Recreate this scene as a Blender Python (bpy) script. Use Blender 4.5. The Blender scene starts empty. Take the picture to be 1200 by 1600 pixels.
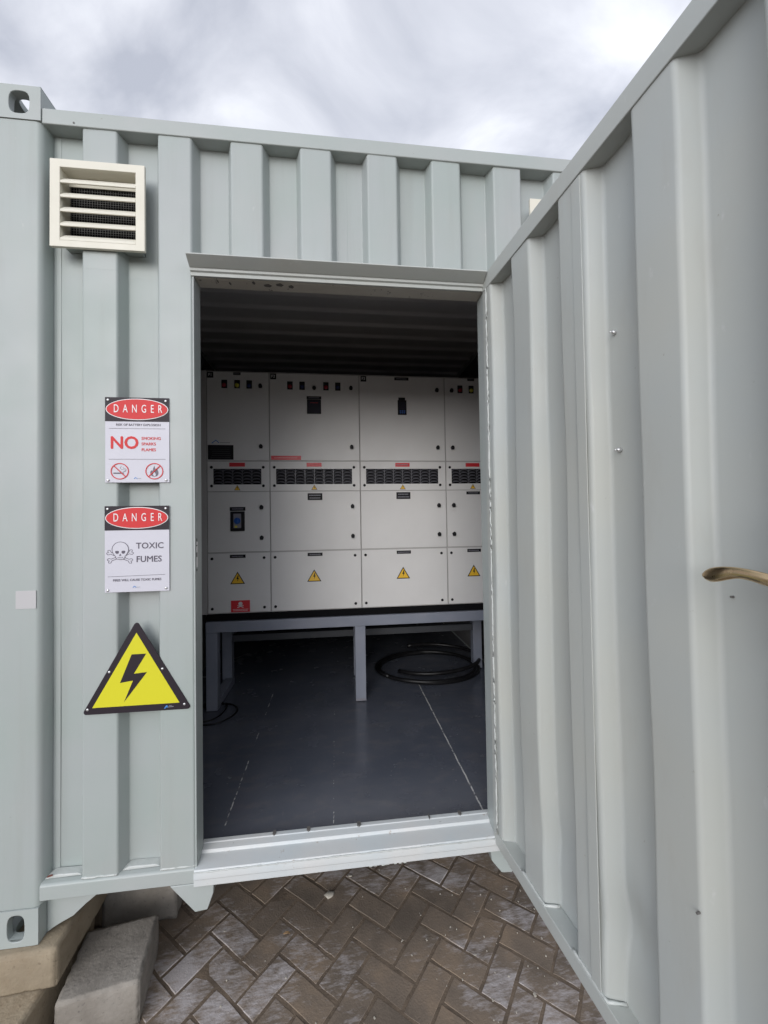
import bpy, bmesh, math, random
from mathutils import Vector, Matrix, noise
random.seed(7)
C = bpy.context.scene.collection
scene = bpy.context.scene
R = math.radians

# ---------------------------------------------------------------- camera
cam_d = bpy.data.cameras.new('camera')
cam = bpy.data.objects.new('camera', cam_d); C.objects.link(cam)
cam_d.sensor_fit = 'VERTICAL'; cam_d.sensor_height = 36.0
cam_d.lens = 627.9 / 1600 * 36.0
cam_d.clip_start = 0.02; cam_d.clip_end = 3000
CP = Vector((1.1543, -1.4843, 1.38))
yaw, pit, rol = .1198, .0217, -.0157
F = Vector((math.sin(yaw)*math.cos(pit), math.cos(yaw)*math.cos(pit), math.sin(pit)))
R0 = Vector((math.cos(yaw), -math.sin(yaw), 0)); U0 = R0.cross(F)
RR = R0*math.cos(rol) + U0*math.sin(rol); UU = -R0*math.sin(rol) + U0*math.cos(rol)
M = Matrix((RR, UU, -F)).transposed().to_4x4(); M.translation = CP
cam.matrix_world = M
scene.camera = cam

# ---------------------------------------------------------------- view
scene.view_settings.view_transform = 'Standard'
scene.view_settings.look = 'None'
scene.view_settings.exposure = 0.28
scene.view_settings.gamma = 1.0

# ---------------------------------------------------------------- sky
SUN_EL, SUN_AZ = R(16), R(198)          # azimuth clockwise from +Y
w = bpy.data.worlds.new('World'); scene.world = w; w.use_nodes = True
nt = w.node_tree; nt.nodes.clear()
def N(t, kind, **kw):
    n = t.nodes.new(kind)
    for k, v in kw.items():
        if k.startswith('_'): setattr(n, k[1:], v)
        else: n.inputs[k].default_value = v
    return n
out = N(nt, 'ShaderNodeOutputWorld'); bg = N(nt, 'ShaderNodeBackground')
sky = N(nt, 'ShaderNodeTexSky', _sky_type='NISHITA', _sun_disc=False, _sun_elevation=SUN_EL, _sun_rotation=SUN_AZ)
sc_ = N(nt, 'ShaderNodeVectorMath', _operation='SCALE'); sc_.inputs['Scale'].default_value = .10
nt.links.new(sky.outputs[0], sc_.inputs[0])
tc = N(nt, 'ShaderNodeTexCoord')
sep = N(nt, 'ShaderNodeSeparateXYZ'); nt.links.new(tc.outputs['Generated'], sep.inputs[0])
zz = N(nt, 'ShaderNodeMath', _operation='MAXIMUM'); zz.inputs[1].default_value = .12; nt.links.new(sep.outputs['Z'], zz.inputs[0])
dv = N(nt, 'ShaderNodeVectorMath', _operation='DIVIDE'); cmb = N(nt, 'ShaderNodeCombineXYZ')
for i in range(3): nt.links.new(zz.outputs[0], cmb.inputs[i])
nt.links.new(tc.outputs['Generated'], dv.inputs[0]); nt.links.new(cmb.outputs[0], dv.inputs[1])
n1 = N(nt, 'ShaderNodeTexNoise', Scale=1.9, Detail=9.0, Roughness=.52, Distortion=.5); nt.links.new(dv.outputs[0], n1.inputs['Vector'])
rmp = N(nt, 'ShaderNodeValToRGB'); nt.links.new(n1.outputs['Fac'], rmp.inputs[0])
e = rmp.color_ramp.elements
e[0].position = .38; e[0].color = (.45, .475, .55, 1)
e[1].position = .66; e[1].color = (.86, .88, .94, 1)
m_ = e.new(.53); m_.color = (.65, .67, .74, 1)
# thinner cloud high right; sky glow behind the viewer added to light interior
def lobe(vec, power, gain):
    d = N(nt, 'ShaderNodeVectorMath', _operation='DOT_PRODUCT'); d.inputs[1].default_value = Vector(vec).normalized()
    nt.links.new(tc.outputs['Generated'], d.inputs[0])
    a = N(nt, 'ShaderNodeMath', _operation='MAXIMUM'); a.inputs[1].default_value = 0; nt.links.new(d.outputs['Value'], a.inputs[0])
    b = N(nt, 'ShaderNodeMath', _operation='POWER'); b.inputs[1].default_value = power; nt.links.new(a.outputs[0], b.inputs[0])
    c = N(nt, 'ShaderNodeMath', _operation='MULTIPLY'); c.inputs[1].default_value = gain; nt.links.new(b.outputs[0], c.inputs[0])
    return c
l1 = lobe((.60, .58, .50), 16, .12); l2 = lobe((-.52, -.84, .18), 3.2, 2.2)
ad = N(nt, 'ShaderNodeMath', _operation='ADD'); nt.links.new(l1.outputs[0], ad.inputs[0]); nt.links.new(l2.outputs[0], ad.inputs[1])
ad2 = N(nt, 'ShaderNodeMath', _operation='ADD'); ad2.inputs[1].default_value = 1.0; nt.links.new(ad.outputs[0], ad2.inputs[0])
sc2 = N(nt, 'ShaderNodeVectorMath', _operation='SCALE'); nt.links.new(rmp.outputs[0], sc2.inputs[0]); nt.links.new(ad2.outputs[0], sc2.inputs['Scale'])
mx = N(nt, 'ShaderNodeMix', _data_type='RGBA'); mx.inputs['Factor'].default_value = .9
nt.links.new(sc_.outputs[0], mx.inputs['A']); nt.links.new(sc2.outputs[0], mx.inputs['B'])
nt.links.new(mx.outputs['Result'], bg.inputs['Color']); bg.inputs['Strength'].default_value = 1.06
nt.links.new(bg.outputs[0], out.inputs[0])

# ---------------------------------------------------------------- sun behind cloud
sd = bpy.data.lights.new('sun', 'SUN'); sd.energy = 1.0; sd.angle = R(34); sd.color = (1, .96, .9)
so = bpy.data.objects.new('sun', sd); C.objects.link(so)
sdir = Vector((math.sin(SUN_AZ)*math.cos(SUN_EL), math.cos(SUN_AZ)*math.cos(SUN_EL), math.sin(SUN_EL)))
so.rotation_euler = sdir.to_track_quat('Z', 'Y').to_euler()

# ================================================================ materials
def mat(name, col, rough=.5, metal=0.0, spec=.5):
    m = bpy.data.materials.new(name); m.use_nodes = True
    b = m.node_tree.nodes['Principled BSDF']
    b.inputs['Base Color'].default_value = (*col, 1); b.inputs['Roughness'].default_value = rough
    b.inputs['Metallic'].default_value = metal; b.inputs['Specular IOR Level'].default_value = spec
    return m
def varied(name, c1, c2, scale=3, rough=(.4, .55), bump=0.0, bscale=60, detail=5, stretch=(1, 1, 1), spec=.5, metal=0.0, extra=None):
    """two-tone noise colour, varying gloss and a small bump, all in object space"""
    m = mat(name, c1, rough[0], metal, spec); t = m.node_tree; b = t.nodes['Principled BSDF']
    tc = N(t, 'ShaderNodeTexCoord'); mp = N(t, 'ShaderNodeMapping'); mp.inputs['Scale'].default_value = stretch
    t.links.new(tc.outputs['Object'], mp.inputs['Vector'])
    n = N(t, 'ShaderNodeTexNoise', Scale=scale, Detail=detail, Roughness=.55); t.links.new(mp.outputs[0], n.inputs['Vector'])
    r = N(t, 'ShaderNodeValToRGB'); r.color_ramp.elements[0].position = .35; r.color_ramp.elements[1].position = .65
    r.color_ramp.elements[0].color = (*c1, 1); r.color_ramp.elements[1].color = (*c2, 1)
    t.links.new(n.outputs['Fac'], r.inputs[0]); col = r.outputs[0]
    n2 = N(t, 'ShaderNodeTexNoise', Scale=scale*2.7, Detail=4); t.links.new(mp.outputs[0], n2.inputs['Vector'])
    mr = N(t, 'ShaderNodeMapRange'); mr.inputs['To Min'].default_value = rough[0]; mr.inputs['To Max'].default_value = rough[1]
    mr.inputs['From Min'].default_value = .3; mr.inputs['From Max'].default_value = .7
    t.links.new(n2.outputs['Fac'], mr.inputs['Value']); t.links.new(mr.outputs[0], b.inputs['Roughness'])
    if bump:
        n3 = N(t, 'ShaderNodeTexNoise', Scale=bscale, Detail=3); t.links.new(tc.outputs['Object'], n3.inputs['Vector'])
        bp = N(t, 'ShaderNodeBump', Strength=bump, Distance=.002 if bump < 1 else .0022); t.links.new(n3.outputs['Fac'], bp.inputs['Height'])
        t.links.new(bp.outputs[0], b.inputs['Normal'])
    if extra: col = extra(t, tc, col)
    t.links.new(col, b.inputs['Base Color'])
    return m
def spots(scale, lo, hi, colour, amount=1.0, stretch=(1, 1, 1)):
    def f(t, tc, col):
        mp = N(t, 'ShaderNodeMapping'); mp.inputs['Scale'].default_value = stretch; t.links.new(tc.outputs['Object'], mp.inputs['Vector'])
        n = N(t, 'ShaderNodeTexNoise', Scale=scale, Detail=6, Roughness=.65); t.links.new(mp.outputs[0], n.inputs['Vector'])
        mr = N(t, 'ShaderNodeMapRange'); mr.inputs['From Min'].default_value = lo; mr.inputs['From Max'].default_value = hi
        mr.inputs['To Max'].default_value = amount; t.links.new(n.outputs['Fac'], mr.inputs['Value'])
        x = N(t, 'ShaderNodeMix', _data_type='RGBA'); x.inputs['B'].default_value = (*colour, 1)
        t.links.new(mr.outputs[0], x.inputs['Factor']); t.links.new(col, x.inputs['A']); return x.outputs['Result']
    return f
def chain(*fs):
    def f(t, tc, col):
        for g in fs: col = g(t, tc, col)
        return col
    return f
paint = varied('container_paint', (.330, .378, .358), (.360, .388, .384), 2.2, (.36, .5), .14, 12,
               extra=chain(spots(16, .52, .80, (.27, .285, .26), .35, (1, 1, .06)), spots(3, .5, .8, (.40, .39, .37), .35, (1, 1, .5)), spots(42, .70, .73, (.44, .46, .44), .5, (1, 1, .25)), spots(60, .73, .76, (.14, .10, .07), .8)))
paint_in = varied('container_inside_paint', (.425, .437, .402), (.402, .428, .415), 1.6, (.42, .62), .26, 9,
               extra=chain(spots(10, .55, .8, (.36, .355, .32), .45, (1, 1, .25)), spots(30, .66, .74, (.52, .53, .52), .5, (1, 1, .4)), spots(48, .70, .74, (.2, .17, .13), .6)))
paint_rail = varied('rail_paint', (.350, .392, .375), (.378, .404, .394), 4, (.35, .5), .25, 30,
               extra=spots(45, .69, .72, (.15, .08, .055), .8))
sill_paint = varied('sill_paint', (.54, .58, .59), (.58, .59, .58), 6, (.3, .5), .3, 40,
               extra=chain(spots(30, .66, .70, (.32, .25, .19), .7), spots(70, .70, .72, (.08, .06, .05), .9)))
weldm = varied('weld_bead', (.47, .50, .48), (.53, .55, .53), 30, (.3, .5), .6, 160)
shaded_in = varied('shaded_liner_paint', (.13, .13, .135), (.16, .16, .16), 3, (.5, .65), .1, 20)  # interior grey darkened, shade of the unlit inside put into the colour
roof_in = varied('roof_inside_paint', (.58, .58, .59), (.62, .62, .62), 3, (.4, .55), .1, 20)
steel_dark = varied('chassis_steel', (.10, .10, .095), (.14, .13, .12), 5, (.6, .8))
cream = varied('vent_plastic', (.66, .64, .54), (.70, .675, .58), 8, (.45, .55), .05, 60)
mesh_m = mat('insect_mesh', (.16, .16, .15), .5, .4)
black = varied('black_plastic', (.010, .010, .012), (.016, .016, .018), 20, (.5, .6), spec=.2)
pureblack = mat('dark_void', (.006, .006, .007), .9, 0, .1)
stand_m = varied('stand_paint', (.20, .22, .27), (.235, .25, .30), 5, (.35, .5), .1, 30)
stand_shaded = varied('stand_shaded_paint', (.055, .06, .07), (.07, .075, .085), 5, (.5, .6))  # darker copy of the stand paint: rear rail's shade put into its colour
cab = varied('cabinet_powder_coat', (.65, .645, .635), (.68, .675, .665), 4, (.42, .55), .35, 420)
cab_body = varied('cabinet_body_coat', (.40, .39, .385), (.43, .42, .41), 4, (.45, .55), .3, 420)
louv = varied('louvre_steel', (.085, .085, .10), (.11, .11, .125), 12, (.35, .5))
rubber = varied('cable_sheath', (.006, .006, .007), (.012, .012, .013), 20, (.3, .42), spec=.25)
signwhite = varied('sign_white', (.53, .528, .585), (.56, .555, .61), 3, (.45, .55))
signblack = mat('sign_black', (.022, .016, .022), .5, 0, .25)
signred = mat('sign_red', (.56, .030, .032), .5, 0, .3)
signtext = mat('sign_text_dark', (.07, .06, .09), .4)
signyellow = mat('sign_yellow', (.62, .585, .022), .5, 0, .3)
amber = mat('label_amber', (.78, .47, .03), .4)
redlab = mat('label_red', (.60, .03, .04), .4)
whitelab = mat('label_white', (.7, .7, .7), .4)
greylab = mat('label_grey', (.22, .22, .25), .4)
bluelab = mat('logo_blue', (.06, .22, .55), .4)
zinc = varied('zinc_screw', (.62, .62, .62), (.75, .75, .75), 40, (.3, .4), metal=.8)
brass = varied('antique_brass', (.55, .41, .24), (.68, .53, .34), 14, (.20, .30), .1, 60, metal=1.0,
               extra=spots(18, .60, .80, (.16, .11, .07), .6))
blockg = varied('concrete_grey', (.205, .185, .158), (.285, .26, .225), 9, (.85, .95), 1.0, 95, 8,
                extra=chain(spots(60, .60, .66, (.11, .10, .09), .6), spots(5, .55, .75, (.30, .28, .25), .6)))
blockt = varied('concrete_tan', (.235, .19, .13), (.33, .275, .195), 8, (.85, .95), 1.0, 95, 8,
                extra=chain(spots(50, .60, .66, (.16, .12, .08), .6), spots(5, .50, .70, (.26, .20, .13), .7)))
rustm = varied('rust_patch', (.12, .035, .025), (.18, .06, .04), 40, (.7, .9))
stickerm = mat('faded_sticker', (.455, .45, .455), .55)
stone = mat('pale_stone', (.42, .39, .33), .9); leafm = mat('dry_leaf', (.42, .27, .14), .8)
lensr = mat('lens_red', (.30, .015, .03), .25); lensy = mat('lens_yellow', (.60, .55, .06), .25); lensb = mat('lens_blue', (.02, .035, .12), .25)
meterface = mat('meter_face', (.014, .013, .024), .5, 0, .2); breakerblue = mat('breaker_blue', (.015, .09, .36), .3)

# floor paint with joints where the white paint shows through
def floor_extra(t, tc, col):
    sx = N(t, 'ShaderNodeSeparateXYZ'); t.links.new(tc.outputs['Object'], sx.inputs[0])
    for X, lo, hi, wd in ((.702, .50, .58, .0024), (1.742, .40, .50, .0032), (1.13, .56, .60, .0018)):
        wob = N(t, 'ShaderNodeTexNoise', Scale=18, Detail=2); t.links.new(tc.outputs['Object'], wob.inputs['Vector'])
        ma = N(t, 'ShaderNodeMath', _operation='MULTIPLY_ADD'); ma.inputs[1].default_value = .006; t.links.new(wob.outputs['Fac'], ma.inputs[0]); t.links.new(sx.outputs['X'], ma.inputs[2])
        s = N(t, 'ShaderNodeMath', _operation='SUBTRACT'); s.inputs[1].default_value = X+.003; t.links.new(ma.outputs[0], s.inputs[0])
        a = N(t, 'ShaderNodeMath', _operation='ABSOLUTE'); t.links.new(s.outputs[0], a.inputs[0])
        lt = N(t, 'ShaderNodeMath', _operation='LESS_THAN'); lt.inputs[1].default_value = wd; t.links.new(a.outputs[0], lt.inputs[0])
        n = N(t, 'ShaderNodeTexNoise', Scale=11, Detail=7, Roughness=.8); t.links.new(tc.outputs['Object'], n.inputs['Vector'])
        mr = N(t, 'ShaderNodeMapRange'); mr.inputs['From Min'].default_value = lo; mr.inputs['From Max'].default_value = hi; t.links.new(n.outputs['Fac'], mr.inputs['Value'])
        nr = N(t, 'ShaderNodeMath', _operation='LESS_THAN'); nr.inputs[1].default_value = 1.5; t.links.new(sx.outputs['Y'], nr.inputs[0])
        m0 = N(t, 'ShaderNodeMath', _operation='MULTIPLY'); t.links.new(lt.outputs[0], m0.inputs[0]); t.links.new(nr.outputs[0], m0.inputs[1])
        mu = N(t, 'ShaderNodeMath', _operation='MULTIPLY'); t.links.new(m0.outputs[0], mu.inputs[0]); t.links.new(mr.outputs[0], mu.inputs[1])
        x = N(t, 'ShaderNodeMix', _data_type='RGBA'); x.inputs['B'].default_value = (.62, .62, .60, 1)
        t.links.new(mu.outputs[0], x.inputs['Factor']); t.links.new(col, x.inputs['A']); col = x.outputs['Result']
    return col
floorm = varied('floor_paint', (.082, .092, .118), (.112, .120, .146), 3, (.13, .30), .10, 14, 7,
                extra=chain(spots(5, .50, .80, (.16, .155, .16), .6, (1.5, 3, 1)), spots(12, .62, .80, (.20, .20, .21), .5, (6, 1, 1)), spots(34, .70, .74, (.5, .5, .5), .7, (1, 2.5, 1)), floor_extra))

# pavers: tone per paver, brown stain patches, whitish lime smears across the grain
def paver_material():
    m = mat('paver', (.15, .11, .08), .85); t = m.node_tree; b = t.nodes['Principled BSDF']
    at = N(t, 'ShaderNodeAttribute', _attribute_name='tone'); tc = N(t, 'ShaderNodeTexCoord')
    n = N(t, 'ShaderNodeTexNoise', Scale=6, Detail=8, Roughness=.6); t.links.new(tc.outputs['Object'], n.inputs['Vector'])
    r = N(t, 'ShaderNodeValToRGB'); e = r.color_ramp.elements
    e[0].position = .3; e[0].color = (.125, .100, .077, 1); e[1].position = .7; e[1].color = (.255, .19, .132, 1)
    x = e.new(.5); x.color = (.182, .143, .108, 1)
    ma = N(t, 'ShaderNodeMath', _operation='MULTIPLY_ADD'); ma.inputs[1].default_value = .13; ma.inputs[2].default_value = -.065
    t.links.new(at.outputs['Fac'], ma.inputs[0])
    a2 = N(t, 'ShaderNodeMath', _operation='ADD'); t.links.new(ma.outputs[0], a2.inputs[0]); t.links.new(n.outputs['Fac'], a2.inputs[1]); t.links.new(a2.outputs[0], r.inputs[0])
    # lime smears: stretched noise, masked by patches and by the paver's own tone
    mp = N(t, 'ShaderNodeMapping'); mp.inputs['Rotation'].default_value = (0, 0, R(-35)); mp.inputs['Scale'].default_value = (22, 75, 9)
    t.links.new(tc.outputs['Object'], mp.inputs['Vector'])
    s1 = N(t, 'ShaderNodeTexNoise', Scale=1, Detail=7, Roughness=.7); t.links.new(mp.outputs[0], s1.inputs['Vector'])
    s2 = N(t, 'ShaderNodeTexNoise', Scale=5.5, Detail=3); t.links.new(tc.outputs['Object'], s2.inputs['Vector'])
    at2 = N(t, 'ShaderNodeAttribute', _attribute_name='lime')
    mm = N(t, 'ShaderNodeMath', _operation='MULTIPLY_ADD'); mm.inputs[1].default_value = .15; t.links.new(at2.outputs['Fac'], mm.inputs[0]); t.links.new(s2.outputs['Fac'], mm.inputs[2])
    s4 = N(t, 'ShaderNodeTexNoise', Scale=1.7, Detail=2); t.links.new(tc.outputs['Object'], s4.inputs['Vector'])
    m4 = N(t, 'ShaderNodeMath', _operation='MULTIPLY_ADD'); m4.inputs[1].default_value = .9; m4.inputs[2].default_value = -.335; t.links.new(s4.outputs['Fac'], m4.inputs[0])
    a4 = N(t, 'ShaderNodeMath', _operation='ADD'); t.links.new(mm.outputs[0], a4.inputs[0]); t.links.new(m4.outputs[0], a4.inputs[1]); mm = a4
    am = N(t, 'ShaderNodeMath', _operation='ADD'); t.links.new(s1.outputs['Fac'], am.inputs[0]); t.links.new(mm.outputs[0], am.inputs[1])
    mr = N(t, 'ShaderNodeMapRange'); mr.inputs['From Min'].default_value = 1.19; mr.inputs['From Max'].default_value = 1.50; mr.inputs['To Max'].default_value = .8
    t.links.new(am.outputs[0], mr.inputs['Value'])
    mxx = N(t, 'ShaderNodeMix', _data_type='RGBA'); mxx.inputs['B'].default_value = (.50, .47, .47, 1)
    t.links.new(mr.outputs[0], mxx.inputs['Factor']); t.links.new(r.outputs[0], mxx.inputs['A'])
    t.links.new(mxx.outputs['Result'], b.inputs['Base Color'])
    n3 = N(t, 'ShaderNodeTexNoise', Scale=150, Detail=4); t.links.new(tc.outputs['Object'], n3.inputs['Vector'])
    bp = N(t, 'ShaderNodeBump', Strength=.8, Distance=.002); t.links.new(n3.outputs['Fac'], bp.inputs['Height']); t.links.new(bp.outputs[0], b.inputs['Normal'])
    return m
paverm = paver_material()
soil = varied('joint_sand', (.11, .083, .060), (.18, .135, .095), 20, (.9, 1), 1, 120)

# ================================================================ mesh helpers
def new_obj(name, mesh, m, parent=None, bevel=0, seg=2, smooth=False, label=None):
    o = bpy.data.objects.new(name, mesh); C.objects.link(o)
    for mm in (m if isinstance(m, (list, tuple)) else [m]): mesh.materials.append(mm)
    if parent: o.parent = parent
    if smooth:
        for p in mesh.polygons: p.use_smooth = True
    if bevel:
        b = o.modifiers.new('bevel', 'BEVEL'); b.width = bevel; b.segments = seg; b.limit_method = 'ANGLE'; b.angle_limit = R(40)
        for p in mesh.polygons: p.use_smooth = True
        wn = o.modifiers.new('wn', 'WEIGHTED_NORMAL'); wn.keep_sharp = True
    if label: o['label'] = label
    return o
class MB:
    def __init__(s): s.v = []; s.f = []; s.m = []
    def face(s, pts, mi=0):
        i = len(s.v); s.v += [tuple(p) for p in pts]; s.f.append(tuple(range(i, i+len(pts)))); s.m.append(mi)
    def box(s, x0, x1, y0, y1, z0, z1, mi=0, M=None):
        P = [Vector((x, y, z)) for z in (z0, z1) for y in (y0, y1) for x in (x0, x1)]
        if M: P = [M @ p for p in P]
        i = len(s.v); s.v += [tuple(p) for p in P]
        for f in ((0, 2, 3, 1), (4, 5, 7, 6), (0, 1, 5, 4), (2, 6, 7, 3), (0, 4, 6, 2), (1, 3, 7, 5)):
            s.f.append(tuple(i+k for k in f)); s.m.append(mi)
        return s
    def prism(s, poly, a, b, axis='y', mi=0):
        """poly in the two other axes, in order (x,z) for y, (x,y) for z, (y,z) for x"""
        def P(p, t): return {'y': (p[0], t, p[1]), 'z': (p[0], p[1], t), 'x': (t, p[0], p[1])}[axis]
        i = len(s.v); n = len(poly)
        s.v += [P(p, a) for p in poly] + [P(p, b) for p in poly]
        s.f.append(tuple(i+k for k in range(n))); s.m.append(mi)
        s.f.append(tuple(i+n+k for k in reversed(range(n)))); s.m.append(mi)
        for k in range(n):
            s.f.append((i+k, i+n+k, i+n+(k+1) % n, i+(k+1) % n)); s.m.append(mi)
        return s
    def tube(s, pts, r, n=10, mi=0, cap=True, sq=None):
        """round tube along a path; r a number or a list; sq flattens the section"""
        pts = [Vector(p) for p in pts]; rings = []
        up = Vector((0, 0, 1))
        for k, p in enumerate(pts):
            d = (pts[min(k+1, len(pts)-1)] - pts[max(k-1, 0)]).normalized()
            a = d.cross(up)
            if a.length < .05: a = d.cross(Vector((1, 0, 0)))
            a.normalize(); b = a.cross(d)
            rr = r[k] if isinstance(r, (list, tuple)) else r
            ra, rb = rr if isinstance(rr, tuple) else (rr, rr)
            i = len(s.v)
            s.v += [tuple(p + a*(math.cos(2*math.pi*j/n)*ra) + b*(math.sin(2*math.pi*j/n)*rb)) for j in range(n)]
            rings.append(i)
        for q in range(len(rings)-1):
            for j in range(n):
                s.f.append((rings[q]+j, rings[q]+(j+1) % n, rings[q+1]+(j+1) % n, rings[q+1]+j)); s.m.append(mi)
        if cap:
            s.f.append(tuple(rings[0]+j for j in reversed(range(n)))); s.f.append(tuple(rings[-1]+j for j in range(n))); s.m += [mi, mi]
        return s
    def cyl(s, c, r, h, axis='y', n=20, mi=0):
        c = Vector(c); d = {'x': Vector((1, 0, 0)), 'y': Vector((0, 1, 0)), 'z': Vector((0, 0, 1))}[axis]
        return s.tube([c, c+d*h], r, n, mi)
    def mesh(s, name='m', merge=True):
        me = bpy.data.meshes.new(name); me.from_pydata(s.v, [], s.f); me.update()
        for p, mi in zip(me.polygons, s.m): p.material_index = mi
        bm = bmesh.new(); bm.from_mesh(me)
        if merge: bmesh.ops.remove_doubles(bm, verts=bm.verts, dist=1e-5)
        bmesh.ops.recalc_face_normals(bm, faces=bm.faces); bm.to_mesh(me); bm.free()
        return me
    def build(s, name, m, parent=None, **k): return new_obj(name, s.mesh(name), m, parent, **k)
def empty(name, loc, label, cat, group=None):
    o = bpy.data.objects.new(name, None); C.objects.link(o); o.location = loc; o.empty_display_size = .1
    tag(o, label, cat, group); return o
def tag(o, label=None, cat=None, group=None, kind=None):
    if label: o['label'] = label
    if cat: o['category'] = cat
    if group: o['group'] = group
    if kind: o['kind'] = kind
    return o
def fix(root):
    """parts are modelled in world space: move each under its root without moving it"""
    def rec(o, inv):
        for ch in list(o.children):
            if not ch.get('_local'):
                ch.matrix_parent_inverse = Matrix.Identity(4)
                if ch.data is not None and len(ch.data.vertices): pass
        return
ROOTS = []
def adopt(child, parent):
    child.parent = parent; child.matrix_parent_inverse = parent.matrix_world.inverted()
fontcache = {}
def text_mb(s, size, cx, cz, y, depth=.0003, align='CENTER', weight=0.0, sx=1.0, spacing=1.0, M=None):
    """real letters as a thin mesh standing in the plane y, facing -Y; weight thickens the strokes"""
    cu = bpy.data.curves.new('t', 'FONT'); cu.body = s; cu.size = size; cu.align_x = align; cu.align_y = 'CENTER'
    cu.space_character = spacing; cu.resolution_u = 3; cu.extrude = depth
    o = bpy.data.objects.new('t', cu); C.objects.link(o)
    dg = bpy.context.evaluated_depsgraph_get(); me = bpy.data.meshes.new_from_object(o.evaluated_get(dg))
    bpy.data.objects.remove(o); bpy.data.curves.remove(cu)
    mb = MB(); sh = [(0, 0)] if not weight else [(weight*a, weight*b) for a, b in ((-1, 0), (1, 0), (0, 1), (0, -1), (0, 0))]
    for q, (dx, dz) in enumerate(sh):
        i = len(mb.v)
        for v in me.vertices: mb.v.append((cx + v.co.x*sx + dx, y - v.co.z - q*.00004, cz + v.co.y + dz))
        for p in me.polygons: mb.f.append(tuple(i+a for a in p.vertices)); mb.m.append(0)
    bpy.data.meshes.remove(me)
    return mb
def merge_mb(*ms):
    r = MB()
    for k in ms:
        i = len(r.v); r.v += k.v; r.f += [tuple(a+i for a in f) for f in k.f]; r.m += k.m
    return r
def ellipse(cx, cz, a, b, n=48): return [(cx+a*math.cos(2*math.pi*k/n), cz+b*math.sin(2*math.pi*k/n)) for k in range(n)]
def ring_mb(outer, inner, y0, y1, mi=0, mo=None):
    s = MB(); n = len(outer)
    for k in range(n):
        j = (k+1) % n
        a, b, c, d = outer[k], outer[j], inner[j], inner[k]
        s.face([(a[0], y0, a[1]), (b[0], y0, b[1]), (c[0], y0, c[1]), (d[0], y0, d[1])], mi)
        s.face([(a[0], y1, a[1]), (d[0], y1, d[1]), (c[0], y1, c[1]), (b[0], y1, b[1])], mi)
        s.face([(a[0], y0, a[1]), (a[0], y1, a[1]), (b[0], y1, b[1]), (b[0], y0, b[1])], mi if mo is None else mo)
        s.face([(d[0], y0, d[1]), (c[0], y0, c[1]), (c[0], y1, c[1]), (d[0], y1, d[1])], mi)
    return s
def stroke(pts, wd, y0, y1, closed=False):
    """flat line of constant width in the X-Z plane"""
    s = MB(); n = len(pts); L = []; Rr = []
    P = [Vector(p) for p in pts]
    for k in range(n):
        a = P[(k-1) % n] if (closed or k > 0) else P[k]; b = P[(k+1) % n] if (closed or k < n-1) else P[k]
        d = (b-a); d = d.normalized() if d.length else Vector((1, 0)); q = Vector((-d.y, d.x))*wd/2
        L.append(P[k]+q); Rr.append(P[k]-q)
    for k in range(n if closed else n-1):
        j = (k+1) % n
        s.prism([L[k], L[j], Rr[j], Rr[k]], y0, y1)
    return s

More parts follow.
